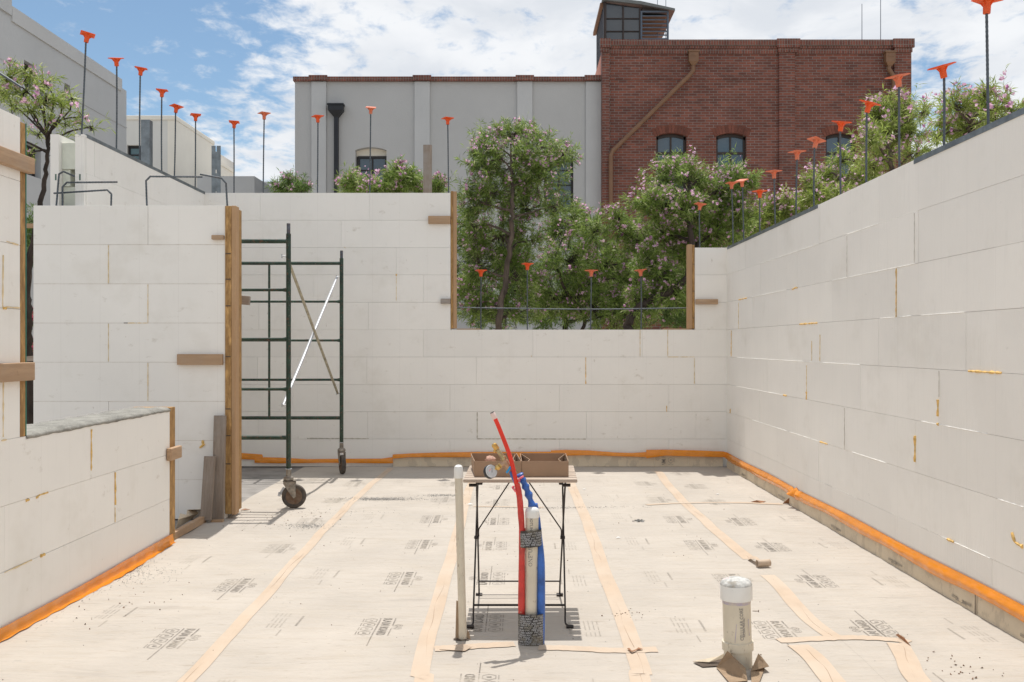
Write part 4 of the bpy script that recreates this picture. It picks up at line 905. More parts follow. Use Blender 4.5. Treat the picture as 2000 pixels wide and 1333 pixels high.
for i in range(9):
    for k in range(14):
        th = math.pi * i / 8; ph_ = 2 * math.pi * k / 14; r_ = 1 + rnd.uniform(-.12, .12); vs.append(M @ Vector((math.sin(th) * math.cos(ph_) * r_, math.sin(th) * math.sin(ph_) * r_, math.cos(th) * r_)))
mb.add(vs, [(i * 14 + k, i * 14 + (k + 1) % 14, (i + 1) * 14 + (k + 1) % 14, (i + 1) * 14 + k) for i in range(8) for k in range(14)])
tag(mb.obj('crumpled_wrapper', mat('pinkish_wrap', (.62, .36, .26), .6, var=.25, vs=40), smooth=True), 'crumpled pinkish wrapper lying inside the left cardboard box', 'wrapper')

# ---------------- pipes ----------------
def cyl_text(mb, body, size, base, axis_up, R_, ang, vertical=True, sx=1, off=.0006):
    """lettering wrapped on a cylinder of axis +Z through base; reads downward when vertical"""
    vs, fs = textgeo(body, size, sx, .0004); o = []
    for v in vs:
        if vertical == 'up': z = v.x; a = ang - v.y / R_
        elif vertical: z = -v.x; a = ang + v.y / R_
        else: z = v.y; a = ang + v.x / R_
        o.append(Vector(base) + Vector(((R_ + off) * math.sin(a), -(R_ + off) * math.cos(a), z)))
    mb.add(o, fs)
# slim pipe
pb = FL(904, 1249); pt_ = P(895.5, 915, pb.y)
sp_ = thing('slim_pipe', 'slim white plastic pipe with rounded cap, standing left of the table', 'pipe', 'capped plastic pipes rising from the floor', pb)
d = pt_ - pb; M = align(d)
MB().lathe([(.0185, -.02), (.0195, .02), (.0182, .06), (.0182, d.length - .03)], 24, M).obj('pipe_body', PVC, sp_, smooth=True)
hl = d.length
MB().lathe([(.0205, hl - .045), (.0212, hl - .043), (.0212, hl - .004), (.018, hl + .009), (.010, hl + .015), (.0, hl + .0165)], 24, M).obj('pipe_cap', PVCW, sp_, smooth=True)
mb = MB(); cyl_text(mb, 'ONETUBE  PVC 1120 SCH 40', .017, (0, 0, .40), 0, .0184, -.15, sx=.9); mb.v = [tuple(M @ Vector(v)) for v in mb.v]; mb.obj('printed_lettering', mat('pipe_ink', (.16, .15, .15), .7, spots=[(30, (1, 1, 1), .5, .6, .7, (.55, .50, .40))]), sp_)
MB().add([(-.034, .0, .01), (-.018, -.003, .0), (-.019, .0, .175), (-.030, .002, .178)], [(0, 1, 2, 3)]).obj('paper_shim', CARDT, sp_, solid=.003)
MB().add([(.018, -.005, .01), (.036, -.008, .0), (.030, 0, .03), (.020, .004, .045)], [(0, 1, 2, 3)]).obj('paper_shim', CARDT, sp_, solid=.002)
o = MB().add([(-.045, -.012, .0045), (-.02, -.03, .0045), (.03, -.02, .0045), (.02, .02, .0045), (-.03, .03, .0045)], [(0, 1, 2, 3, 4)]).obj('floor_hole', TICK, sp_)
flap('torn_tape', 'tan tape fold lifted at the foot of the slim white pipe', [FL(858, 1271) + Vector((0, 0, .005)), FL(908, 1274) + Vector((0, 0, .005)), FL(921, 1267) + Vector((0, 0, .006)), P(905, 1258, FL(905, 1268).y), FL(885, 1264) + Vector((0, 0, .007))], KTAPE)
# wide pipe
wb = FL(1442, 1300); wp = thing('wide_pipe', 'wide dusty white pipe with silver taped cap at lower right', 'pipe', 'capped plastic pipes rising from the floor', wb)
hw = ZZ(1127, wb.y)
M = rot('Y', R(-1.6))
MB().lathe([(.0585, -.05), (.0585, .068), (.0655, .070), (.0655, .105), (.0585, .107), (.0585, hw - .08)], 40, M).obj('pipe_body', PVC, wp, smooth=True)
MB().lathe([(.0590, hw - .108), (.0590, hw - .092)], 40, M).obj('primer_band', PRIM, wp, smooth=True)
MB().lathe([(.064, hw - .094), (.0668, hw - .092), (.0675, hw - .034), (.066, hw - .029)], 40, M).obj('pipe_cap', PVCW, wp, smooth=True)
MB().lathe([(.0668, hw - .031), (.064, hw - .022), (.054, hw - .012), (.036, hw - .005), (.015, hw - .001), (.0, hw)], 40, M).obj('foil_cover', FOIL, wp, smooth=True)
mb = MB(); cyl_text(mb, 'CELLULAR CORE', .021, (0, 0, hw - .185), 0, .0587, .12, vertical='up', sx=.85); cyl_text(mb, 'PVC DWV PIPE 4 IN', .010, (0, 0, hw - .20), 0, .0587, .30, vertical='up', sx=.9); mb.v = [tuple(M @ Vector(v)) for v in mb.v]; mb.obj('printed_lettering', mat('grey_ink', (.28, .26, .24), .7), wp)
mb = MB(); mb.tube([(-.050, -.034, .26), (-.042, -.042, .20), (-.036, -.047, .17), (-.034, -.048, .12)], .0014, 5); mb.tube([(-.02, -.0565, .19), (-.026, -.054, .11)], .0016, 5); mb.tube([(.03, -.052, .21), (.036, -.048, .14)], .0016, 5); mb.obj('primer_drip', PRIM, wp)
mb = MB(); mb.tube([(.058, -.01, hw - .142), (.084, -.012, hw - .142)], .0016, 6); mb.tube([(.083, -.012, hw - .147), (.083, -.012, hw - .137)], .0016, 6); mb.obj('nail', RIM, wp)
MB().add([(-.066, -.02, hw - .028), (-.048, -.01, hw - .020), (-.040, .0, hw - .004), (-.06, .01, hw - .012)], [(0, 1, 2, 3)]).obj('red_tag', PINK, wp, solid=.001)
def tear(pts, lab, mt=CARDT):
    o = MB().add(pts, [tuple(range(len(pts)))]).obj('torn_paper', mt, solid=.0025); return tag(o, lab, 'paper scrap', 'torn paper flaps round the wide pipe')
Yt = wb.y
mb = MB(); mb.add([FL(1354, 1296) + Vector((0, 0, .0045)), FL(1372, 1305) + Vector((0, 0, .0045)), FL(1402, 1303) + Vector((0, 0, .0045)), FL(1420, 1284) + Vector((0, 0, .0045)), FL(1385, 1294) + Vector((0, 0, .0045))], [(0, 1, 2, 3, 4)])
tag(mb.obj('torn_hole', TICK), 'dark tear in the floor paper left of the wide pipe', 'hole')
tear([FL(1353, 1295) + Vector((0, 0, .006)), P(1402, 1283, Yt + .03), P(1414, 1277, Yt + .03), P(1414, 1286, Yt + .02), P(1385, 1294, Yt + .01)], 'thin torn paper flap reaching left of the wide pipe', PAPERW)
tear([P(1421, 1272, Yt - .075), P(1432, 1283, Yt - .085), P(1456, 1305, Yt - .12), FL(1460, 1332) + Vector((0, 0, .004)), FL(1425, 1336) + Vector((0, 0, .004)), FL(1399, 1306) + Vector((0, 0, .004))], 'large brown torn paper flap in front of the wide pipe')
tear([P(1481, 1277, Yt - .06), P(1488, 1284, Yt - .06), P(1502, 1302, Yt - .08), FL(1494, 1306) + Vector((0, 0, .004)), FL(1483, 1335) + Vector((0, 0, .004)), FL(1468, 1336) + Vector((0, 0, .004)), P(1466, 1312, Yt - .11)], 'pointed brown torn paper flap on the right of the wide pipe')

# wrapped bundle
bb = FL(1038, 1255); Yb = bb.y
bd = thing('pipe_bundle', 'bundle of red, white and blue wrapped pipes with brass valve and pressure gauge', 'pipe bundle', loc=bb)
def B(px, py, dy=0): return P(px, py, Yb + dy) - Vector(bb)
def bobj(mb, n, mt, smooth=True): return mb.obj(n, mt, bd, smooth=smooth)
whz = B(1039, 1003)
mb = MB(); mb.tube([B(1037, 1262), B(1037, 1180), B(1038.5, 1060), B(1039, 1010)], [.029, .029, .030, .030], 26); bobj(mb, 'white_pipe', PVC)
MB().lathe([(.031, 0), (.0325, .003), (.0325, .028), (.028, .040), (.018, .047), (0, .050)], 28, Matrix.Translation(B(1039.5, 1011))).obj('pipe_cap', PVCW, bd, smooth=True)
mb = MB(); cyl_text(mb, 'ONETUBE', .026, B(1037.5, 1082), 0, .0295, -.1, vertical='up', sx=.9); cyl_text(mb, 'HOTLINE', .018, B(1038.5, 1023), 0, .0300, -.1); mb.obj('printed_lettering', mat('pipe_ink_b', (.2, .18, .17), .7, spots=[(30, (1, 1, 1), .5, .6, .5, (.5, .45, .36))]), bd)
redp = [B(1019, 1262, -.01), B(1018.5, 1180, -.012), B(1019, 1100, -.012), B(1019.5, 1040, -.012), B(1017, 1000, -.014), B(1014.5, 970, -.016), B(1010, 945, -.018)]
rs = [.0150, .0152, .0148, .0138, .0140, .0138, .0125]; sp2 = smoothpath(redp, 6); rs2 = np.interp(np.linspace(0, 6, len(sp2)), range(7), rs)
rnd = random.Random(4); mb = MB(); mb.tube(sp2, [r_ * rnd.uniform(.95, 1.05) for r_ in rs2], 16); bobj(mb, 'red_sleeve', REDF)
redt = smoothpath([B(1012, 966, -.018), B(1007, 937, -.018), B(996.5, 893, -.018), B(979.5, 848, -.018), B(970.5, 826, -.018), B(963, 810, -.018)], 6)
mb = MB(); mb.tube(redt, .0098, 16); bobj(mb, 'red_tube', REDT)
d_ = (redt[-1] - redt[-3]).normalized()
MB().lathe([(.0105, -.022), (.0112, -.020), (.0112, .006), (.0105, .008)], 20, Matrix.Translation(redt[-1]) @ align(d_)).obj('end_fitting', mat('pale_pink_fitting', (.80, .62, .57), .5), bd, smooth=True)
MB().lathe([(.0098, .0085), (.0098, .0115), (0, .012)], 20, Matrix.Translation(redt[-1]) @ align(d_)).obj('end_plug', GAUG, bd, smooth=True)
for c_, s_ in (((1007, 956), -1), ((1014, 936), 1)):
    mb = MB(); mb.tube(smoothpath([B(c_[0], c_[1] + 4, -.022), B(c_[0] - 3 * (s_ < 0), c_[1], -.03), B(c_[0] + 6 * s_, c_[1] - 4, -.026), B(c_[0] + (6 if s_ > 0 else 0) + 2 * s_, c_[1] - 5, -.022)], 4), [.006] + [.005] * 11 + [.0015], 7); bobj(mb, 'pink_knot', PINK)
blp = smoothpath([B(1056, 1262, -.004), B(1057, 1180, -.004), B(1056.5, 1100, -.004), B(1053, 1050, .01), B(1049, 1010, .02), B(1044, 985, .016)], 6)
rsb = np.interp(np.linspace(0, 5, len(blp)), range(6), [.0175, .0185, .018, .014, .013, .015]); mb = MB(); mb.tube(blp, list(rsb), 16); bobj(mb, 'blue_sleeve', BLUF)
rnd = random.Random(8); pts = smoothpath([B(1040, 990, .012), B(1031, 962, .01), B(1022, 941, .008), B(1014, 926, .006)], 7)
mb = MB(); mb.tube(pts, [.0155 + .0035 * math.sin(i * 1.35) + rnd.uniform(-.001, .001) for i in range(len(pts))], 18); bobj(mb, 'blue_bunched_sleeve', BLUF)
mb = MB(); mb.tube([B(1008, 945, .0), B(1001, 930, 0), B(995, 916, 0)], [.009, .0095, .009], 14); bobj(mb, 'blue_tube', BLUF)
mb = MB(); mb.tube(smoothpath([B(989, 924, -.014), B(993, 919, -.016), B(996, 913, -.014), B(999, 917, -.012)], 4), [.003] + [.0055] * 11 + [.004], 7); bobj(mb, 'blue_knot', BLUK)
# brass valve and gauge
def cone(mb, a, b, prof, n=20):
    d = (b - a); M = Matrix.Translation(a) @ align(d); mb.lathe([(r_, t * d.length) for r_, t in prof], n, M)
v0 = B(996, 921, -.004); v1 = B(985, 898, -.004); v2 = B(964, 868, -.004)
mb = MB(); cone(mb, v0, v1, [(.0105, 0), (.014, .1), (.0155, .5), (.0145, .9), (.0120, 1)]); cone(mb, B(990, 903, -.004), B(977, 910, -.012), [(.013, 0), (.0135, .5), (.0125, 1)]); bobj(mb, 'valve_body', BRONZ)
mb = MB(); cone(mb, v1, v2, [(.0135, 0), (.0150, .08), (.0150, .15), (.0098, .17), (.0098, .62), (.0085, .66)]); bobj(mb, 'valve_stem', mat('dull_brass', (.50, .40, .22), .4, metal=.7, var=.15, vs=60))
mb = MB(); a_ = v1.lerp(v2, .66); prof = [(.0105, 0)]
for k in range(5): prof += [(.0135, .05 + k * .17), (.0135, .12 + k * .17), (.0120, .14 + k * .17), (.0120, .19 + k * .17)]
cone(mb, a_, a_ + (v2 - v1).normalized() * .032, prof + [(.006, 1.02), (.0, 1.03)]); cone(mb, a_ + Vector((-.009, -.002, -.002)), a_ + Vector((-.016, -.006, -.012)), [(.004, 0), (.0065, .3), (.0055, .9), (0, 1)]); bobj(mb, 'valve_cap', BRASS)
mb = MB(); g0 = B(978, 909, -.012); g1_ = B(969, 916.5, -.020); cone(mb, g0, g1_, [(.0115, 0), (.0125, .1), (.0125, .3), (.0085, .35), (.0125, .42), (.0130, .8), (.0095, 1)]); cone(mb, g1_, B(963, 918, -.023), [(.004, 0), (.004, 1)]); bobj(mb, 'brass_nut', BRASS)
gc = B(958.5, 921.5, -.030); gd = Vector((.52, -.80, .30)).normalized(); M = Matrix.Translation(gc) @ align(gd)
MB().lathe([(.0, -.016), (.028, -.016), (.0315, -.013), (.0315, .004), (.0300, .006)], 36, M).obj('gauge_case', GAUG, bd, smooth=True)
MB().lathe([(.0298, .0062), (.0285, .0082), (.0, .0086)], 36, M).obj('gauge_face', GFACE, bd, smooth=True)
mb = MB()
for k in range(19):
    a_ = -2.2 + k * 4.4 / 18; mb.add([M @ Vector((math.sin(a_ + w) * r_, math.cos(a_ + w) * r_, .0092)) for w, r_ in ((-.02, .0225), (.02, .0225), (.02, .0255), (-.02, .0255))], [(0, 1, 2, 3)])
mb.bar(M @ Vector((0, -.006, .0096)), M @ Vector((.004, .016, .0096)), .0018, .0005); bobj(mb, 'dial_marks', TICK, False)
mb = MB(); mb.add([M @ Vector((math.sin(a_) * r_, math.cos(a_) * r_, .0090)) for a_, r_ in ((-1.5, .010), (-.4, .010), (-.4, .0135), (-1.5, .0135))], [(0, 1, 2, 3)]); bobj(mb, 'dial_band', PINK, False)
# black wraps
def wrap(z0, z1, cx, rx, ry_, seed, skew=.0):
    rnd = random.Random(seed); mb = MB(); n = 40
    def sh(a, z):
        p = 2.6; c_, s_ = math.cos(a), math.sin(a); k = (abs(c_) ** p + abs(s_) ** p) ** (-1 / p)
        return Vector((cx + rx * k * c_, ry_ * k * s_ - .004, z + skew * c_))
    vs = [];  m = 8
    for j in range(m + 1):
        for i in range(n): vs.append(sh(2 * math.pi * i / n, z0 + (z1 - z0) * j / m + (rnd.uniform(-.002, .002) if j in (0, m) else 0)) * 1.0)
    mb.add(vs, [(j * n + i, j * n + (i + 1) % n, (j + 1) * n + (i + 1) % n, (j + 1) * n + i) for j in range(m) for i in range(n)]); w = bobj(mb, 'black_wrap', BWRAP)
    mb = MB(); z = z0 + .008; row = 0
    while z < z1 - .004:
        s = 'PVC PIPE WRAP' if row % 2 else 'PIPE WRAP PVC'
        vs, fs = textgeo(s + '  ' + s, .0115, 1.0, .0004); wd = max(v.x for v in vs)
        o = []
        for v in vs:
            a = -math.pi / 2 + (v.x + .006 * (row % 3)) / wd * 1.45; q_ = sh(a, z + v.y + .0018 * math.sin(a * 3 + row)); nrm = Vector((math.cos(a), math.sin(a), 0)); o.append(q_ + nrm * .0012)
        mb.add(o, fs); z += .0105; row += 1
    mb.obj('wrap_lettering', WRAPT, w)
wrap(ZZ(1066, Yb), ZZ(1034, Yb), XX(1036, Yb) - bb.x, .0505, .036, 1, .004)
wrap(ZZ(1257, Yb) , ZZ(1196, Yb), XX(1036.5, Yb) - bb.x, .0575, .042, 2, .0)

# ---------------- debris ----------------
def bits(name, mt, spec, label, cat, seed):
    rnd = np.random.RandomState(seed); V = []; Fc = []; o = 0
    for (x, y, rx, ry_, n, s0, s1) in spec:
        for _ in range(n):
            px, py = x + rnd.randn() * rx, y + rnd.randn() * ry_
            if px > 2.27 or px < -2.32 or py > 10.7: continue
            s = rnd.uniform(s0, s1); z = hf(px, py) + s * .3
            q = rnd.randn(6, 3) * s * .18; base = np.array([(1, 0, 0), (-1, 0, 0), (0, 1, 0), (0, -1, 0), (0, 0, .7), (0, 0, -.6)]) * s * .55 + q
            V += [(px + a, py + b, z + c) for a, b, c in base]; Fc += [(o + a, o + b, o + c) for a, b, c in ((0, 2, 4), (2, 1, 4), (1, 3, 4), (3, 0, 4), (2, 0, 5), (1, 2, 5), (3, 1, 5), (0, 3, 5))]; o += 6
    return tag(MB().add(V, Fc).obj(name, mt), label, cat, kind='stuff')
def fc(px, py): p = FL(px, py); return p.x, p.y
spec = [(*fc(745, 975), .17, .05, 1500, .0015, .007), (*fc(870, 968), .12, .04, 700, .0015, .006), (*fc(605, 1028), .10, .06, 700, .0015, .006), (*fc(1100, 992), .30, .03, 600, .0015, .006), (*fc(1248, 1018), .02, .02, 45, .005, .020),
        (*fc(250, 1112), .045, .16, 900, .0015, .006), (*fc(150, 1160), .05, .16, 500, .0015, .006), (*fc(60, 1215), .05, .12, 300, .0015, .005), (*fc(280, 1125), .12, .14, 300, .0015, .006), (*fc(660, 1000), .3, .1, 160, .0015, .006), (0, 6.5, 1.5, 2.2, 500, .0015, .005)]
bits('grit', GRIT, spec, 'grey concrete grit scattered in patches on the floor paper', 'grit', 1)
bits('dirt_crumbs', CRUMB, [(0, 6.5, 1.5, 2.2, 330, .0015, .007), (*fc(560, 1010), .2, .3, 60, .003, .010), (*fc(240, 1180), .2, .3, 40, .003, .010), (*fc(1225, 1205), .05, .05, 25, .003, .009), (*fc(1880, 1310), .1, .1, 30, .004, .010)], 'small brown dirt crumbs strewn over the floor paper', 'dirt', 2)
def leafbit(px, py, s, mt, lab, ang=.3):
    p = FL(px, py); d = Vector((math.cos(ang), math.sin(ang), 0)) * s; n = Vector((-math.sin(ang), math.cos(ang), 0)) * s * .4
    tag(MB().add([p - d + Vector((0, 0, .004)), p + n + Vector((0, 0, .012)), p + d + Vector((0, 0, .004)), p - n + Vector((0, 0, .006))], [(0, 1, 2, 3)]).obj('paper_chip', mt, solid=.0015), lab, 'chip')
leafbit(918, 986.5, .03, WLIP, 'white chip on the floor behind the slim pipe'); leafbit(1208, 1052, .022, WLIP, 'white chip on the floor right of the table'); leafbit(1141, 957, .018, WLIP, 'small white chip on the floor behind the table, right side')
leafbit(1402, 967, .02, WLIP, 'white chip on the floor near the far right corner'); leafbit(479, 997, .04, KTAPED, 'brown scrap at the foot of the door jamb', .4)
print('objects done')
# ---------------- buildings ----------------
def wall_holes(mb, x0, x1, y0, y1, z0, z1, holes, mi=0):
    """front wall slab with rectangular holes (hx0,hx1,hz0,hz1), sorted by x, not overlapping in x"""
    cur = x0
    for (a, b, c, d) in sorted(holes):
        mb.box(cur, a, y0, y1, z0, z1, mi)
        if c > z0: mb.box(a, b, y0, y1, z0, c, mi)
        if d < z1: mb.box(a, b, y0, y1, d, z1, mi)
        cur = b
    mb.box(cur, x1, y0, y1, z0, z1, mi)
def arch_fill(mb, a, b, zs, zc, y0, y1, mi=0, n=10):
    """fills the corners between springing zs and crown zc under a rectangular hole top at zc"""
    w = (b - a) / 2; h = zc - zs; Rr = (w * w + h * h) / (2 * h); cz = zc - Rr; cx = (a + b) / 2
    for s_ in (-1, 1):
        pts = [(cx + s_ * w * k / n, cz + math.sqrt(Rr * Rr - (w * k / n) ** 2)) for k in range(n + 1)]; pts.append((cx + s_ * w, zc)); 
        if s_ > 0: pts = pts[::-1]
        mb.prism(pts, y0, y1, mi)
    return cx, cz, Rr
def window(parent, a, b, z0, z1, Y, fr, gl, rows, ncol=2, arch=0, fw=.05, name='window'):
    w = MB()
    if arch:
        wd = (b - a) / 2; h = arch; Rr = (wd * wd + h * h) / (2 * h); cz = z1 - Rr; cx = (a + b) / 2; n = 12
        o_ = [(cx + wd * k / n, cz + math.sqrt(Rr * Rr - (wd * k / n) ** 2)) for k in range(-n, n + 1)]; i_ = [(x, z - fw * 1.4) for x, z in o_]
        for k in range(2 * n): w.prism([i_[k], i_[k + 1], o_[k + 1], o_[k]], Y, Y + .06)
        ztop = z1 - h
    else: w.box(a, b, Y, Y + .06, z1 - fw * 1.3, z1); ztop = z1 - fw * 1.3
    w.box(a, a + fw, Y, Y + .06, z0, ztop); w.box(b - fw, b, Y, Y + .06, z0, ztop); w.box(a + fw, b - fw, Y, Y + .06, z0, z0 + fw)
    for k in range(1, ncol): x = a + (b - a) * k / ncol; w.box(x - fw * .4, x + fw * .4, Y + .005, Y + .055, z0 + fw, z1 - fw)
    for zr, t in rows: w.box(a + fw, b - fw, Y + .002, Y + .058, zr - t, zr + t)
    f = w.obj(name, fr, parent)
    MB().add([(a + .01, Y + .035, z0), (b - .01, Y + .035, z0), (b - .01, Y + .035, z1 - .02), (a + .01, Y + .035, z1 - .02)], [(0, 1, 2, 3)]).obj('pane', gl, f)
    return f
# grey stucco building
YG = 25.3
gb = thing('stucco_building', 'pale grey stucco building with brick coping and black downpipe in the middle', 'building')
gx0, gx1 = XX(576, YG), XX(1175, YG); gz = ZZ(160, YG)
hw = [(XX(694, YG), XX(755, YG), ZZ(415, YG), ZZ(288, YG)), (XX(1062, YG), XX(1120, YG), ZZ(415, YG), ZZ(290, YG))]
mb = MB(); wall_holes(mb, gx0, gx1, YG, YG + .3, -.16, gz, hw)
for h_ in hw: arch_fill(mb, h_[0], h_[1], h_[3] - .075, h_[3], YG + .0005, YG + .299)
mb.obj('front_wall', STUG, gb)
MB().box(gx0, gx1, YG + .301, YG + 8, -.16, gz - .02).obj('side_wall', STUG, gb)
for a, b in ((609, 638), (810, 840), (1010, 1040), (1144, 1175)):
    MB().box(XX(a, YG), XX(b, YG) - .002, YG - .07, YG - .0005, -.16, gz - .01).obj('pilaster', STUL, gb, bevel=.01)
mb = MB(); mb.box(gx0 - .03, gx1, YG - .09, YG + .35, gz, gz + .112); mb.obj('brick_coping', BRICKS, gb)
for a, b in ((605, 641), (807, 843), (1007, 1043), (1141, 1175)): MB().box(XX(a, YG), XX(b, YG), YG - .15, YG - .0905, gz - .002, gz + .135).obj('coping_block', BRICKS, gb)
for h_ in hw: window(gb, h_[0] + .04, h_[1] - .01, h_[2], ZZ(303, YG), YG + .16, WFRM, GLAS, [(ZZ(331, YG), .014), (ZZ(360, YG), .014)])
for h_ in hw: MB().box(h_[0], h_[1], YG + .2, YG + .298, ZZ(303, YG), h_[3]).obj('lintel', STUC, gb)
dp = MB(); Yd = YG - .02; cxp = XX(658, YG); hwd = XX(674, YG) - cxp
dp.box(cxp - hwd, cxp + hwd, Yd - .22, Yd, ZZ(209, YG), ZZ(206, YG)); dp.box(cxp - hwd * .92, cxp + hwd * .92, Yd - .20, Yd, ZZ(219, YG), ZZ(209, YG) - .001)
vs = [(cxp + sx * w, y, z) for (w, z, d0) in ((hwd * .92, ZZ(219, YG), .20), (.055, ZZ(231.5, YG), .11)) for sx, y in ((-1, Yd - d0), (1, Yd - d0), (1, Yd), (-1, Yd))]
dp.add(vs, [(k, (k + 1) % 4, 4 + (k + 1) % 4, 4 + k) for k in range(4)]); dp.box(cxp - .055, cxp + .055, Yd - .11, Yd, -.1, ZZ(231.5, YG))
dp.obj('downpipe', BLKP, gb)

# brick building
YK = 25.0
kb = thing('brick_building', 'red brick building with arched windows, brown downpipes and rooftop tower', 'building')
kx0, kx1, kz = XX(1175.5, YK), XX(1778, YK), ZZ(96, YK)
wh = [(XX(a, YK), XX(b, YK), ZZ(412, YK), ZZ(260, YK)) for a, b in ((1282, 1341), (1399, 1458), (1613, 1671))]
mb = MB(); wall_holes(mb, kx0, kx1, YK, YK + .3, -.16, kz, wh)
arcs = [arch_fill(mb, h_[0], h_[1], h_[3] - .085, h_[3], YK + .0005, YK + .299) for h_ in wh]
mb.obj('brick_wall', BRICK, kb)
for (h_, (cx, cz, Rr)) in zip(wh, arcs):
    mb = MB(); half = math.asin((h_[1] - h_[0]) / 2 / Rr) * 1.10; n = 12
    for k in range(n):
        a0 = -half + 2 * half * k / n + .004; a1 = -half + 2 * half * (k + 1) / n - .004
        mb.prism([(cx + math.sin(a) * r_, cz + math.cos(a) * r_) for a, r_ in ((a0, Rr), (a1, Rr), (a1, Rr + .21), (a0, Rr + .21))], YK - .012, YK + .02)
    mb.obj('window_arch', BRICKI, kb)
for h_ in wh: window(kb, h_[0] + .005, h_[1] - .005, h_[2], h_[3] - .004, YK + .12, WFRB, GLAS, [(ZZ(298, YK), .03), (ZZ(352, YK), .02)], arch=.085, fw=.055)
MB().box(kx0 + .001, kx1, YK + .302, YK + 9, -.16, ZZ(100, YK)).obj('side_wall', SALM, kb)
for a, b in ((1176, 1190), (1520.5, 1551), (1745, 1778)): MB().box(XX(a, YK), XX(b, YK), YK - .07, YK - .0008, -.16, kz - .002).obj('pilaster', BRICK, kb)
MB().box(kx0 + .19, kx1 - .5, YK - .02, YK - .0008, ZZ(156, YK), ZZ(150, YK)).obj('string_course', BRICK, kb)
mb = MB(); mb.box(kx0 - .01, kx1 + .02, YK - .055, YK + .32, kz + .001, kz + .07); mb.box(kx0 - .02, kx1 + .05, YK - .09, YK + .34, kz + .071, kz + .215)
mb.box(kx0 + .19, kx1 - .5, YK - .03, YK - .0012, kz - .13, kz)
mb.obj('brick_cornice', BRICKS, kb)
for a, b in ((1171, 1192), (1515, 1560), (1741, 1782)):
    MB().box(XX(a, YK) + .04, XX(b, YK) - .04, YK - .11, YK - .0705, kz - .11, kz - .003).box(XX(a, YK), XX(b, YK), YK - .15, YK - .0905, kz + .0, kz + .225).obj('corbel', BRICKS, kb)
def conductor(x0, x1, pt, pts, label=None):
    mb = MB(); cx = (XX(x0, YK) + XX(x1, YK)) / 2; w = (XX(x1, YK) - XX(x0, YK)) / 2; Y = YK - .075
    mb.box(cx - w, cx + w, Y - .19, Y, ZZ(pt + 3, YK), ZZ(pt, YK)); mb.box(cx - w * .84, cx + w * .84, Y - .17, Y, ZZ(pt + 21, YK), ZZ(pt + 3, YK) - .001)
    vs = [(cx + sx * w_, y, z) for (w_, z, d0) in ((w * .84, ZZ(pt + 21, YK), .17), (.05, ZZ(pt + 28, YK), .12)) for sx, y in ((-1, Y - d0), (1, Y - d0), (1, Y - .02), (-1, Y - .02))]
    mb.add(vs, [(k, (k + 1) % 4, 4 + (k + 1) % 4, 4 + k) for k in range(4)])
    mb.tube([(XX(a, YK), Y - .06, ZZ(b, YK)) for a, b in pts], .056, 10)
    mb.box(cx - w * .5, cx + w * .5, Y - .178, Y - .1705, ZZ(pt + 11.5, YK), ZZ(pt + 10, YK))
    mb.obj('downpipe', BRNP, kb)
conductor(1341, 1363, 103.5, [(1352, 130), (1352, 141), (1345, 150), (1196, 297), (1192, 306), (1192, 660)])
conductor(1722, 1744, 105, [(1733, 131), (1732, 138), (1741, 152), (1742, 165), (1742, 660)])
# tower
tw = thing('rooftop_tower', 'glazed rooftop tower with sloping metal roof and louvred side on the brick building', 'tower')
YT2 = 26.0; tz = ZZ(110, YT2)
ax, bx, mx_ = XX(1180, YT2), XX(1306, YT2), XX(1251, YT2); yb_ = 28.6
def roofz(x): t = (x - XX(1178, YT2)) / (XX(1316, YT2) - XX(1178, YT2)); return ZZ(3, YT2) + (ZZ(24, YT2) - ZZ(3, YT2)) * t
mb = MB(); rl, rr_ = XX(1176, YT2), XX(1317, YT2)
for (y0, y1) in ((YT2 - .12, yb_ + .2),):
    mb.prism([(rl, roofz(rl)), (XX(1250, YT2), roofz(XX(1250, YT2)) + .03), (rr_, roofz(rr_)), (rr_, roofz(rr_) + .06), (XX(1250, YT2), roofz(XX(1250, YT2)) + .12), (rl, roofz(rl) + .07)], y0, y1)
mb.obj('roof', ROOFM, tw)
fm = MB(); zs0 = tz
for x in (ax, XX(1217, YT2), XX(1250, YT2)): fm.box(x - .02, x + .025, YT2, YT2 + .08, zs0, roofz(x) - .02)
for py in (36, 61, 100): fm.box(ax + .03, mx_ - .03, YT2 + .01, YT2 + .07, ZZ(py + .8, YT2), ZZ(py - .8, YT2))
fm.box(ax - .01, ax + .06, YT2 - .01, YT2 + .1, zs0, roofz(ax) - .01)
fo = fm.obj('glazing_frame', WFRB, tw)
MB().add([(ax, YT2 + .05, zs0), (mx_, YT2 + .05, zs0), (mx_, YT2 + .05, roofz(mx_) - .01), (ax, YT2 + .05, roofz(ax) - .01)], [(0, 1, 2, 3)]).obj('pane', GLASG, fo)
lv = MB(); lz0, lz1 = ZZ(78, YT2), ZZ(22, YT2)
lv.box(mx_, mx_ + .045, YT2 - .02, YT2 + .06, lz0 - .2, lz1); lv.box(bx - .045, bx, YT2 - .02, YT2 + .06, lz0 - .2, lz1); lv.box(mx_ + .046, bx - .046, YT2 - .02, YT2 + .06, lz1 - .04, lz1); lv.box(mx_ + .046, bx - .046, YT2 - .02, YT2 + .06, lz0 , lz0 + .04)
for k in range(1, 7):
    z = lz0 + .04 + (lz1 - lz0 - .04) * k / 7; lv.add([(mx_ + .046, YT2 - .01, z - .045), (bx - .046, YT2 - .01, z - .045), (bx - .046, YT2 + .10, z + .03), (mx_ + .046, YT2 + .10, z + .03), (mx_ + .046, YT2 - .012, z - .02), (bx - .046, YT2 - .012, z - .02)], [(0, 1, 2, 3), (0, 4, 5, 1), (4, 3, 2, 5)])
lv.obj('louvre', BLUS, tw)
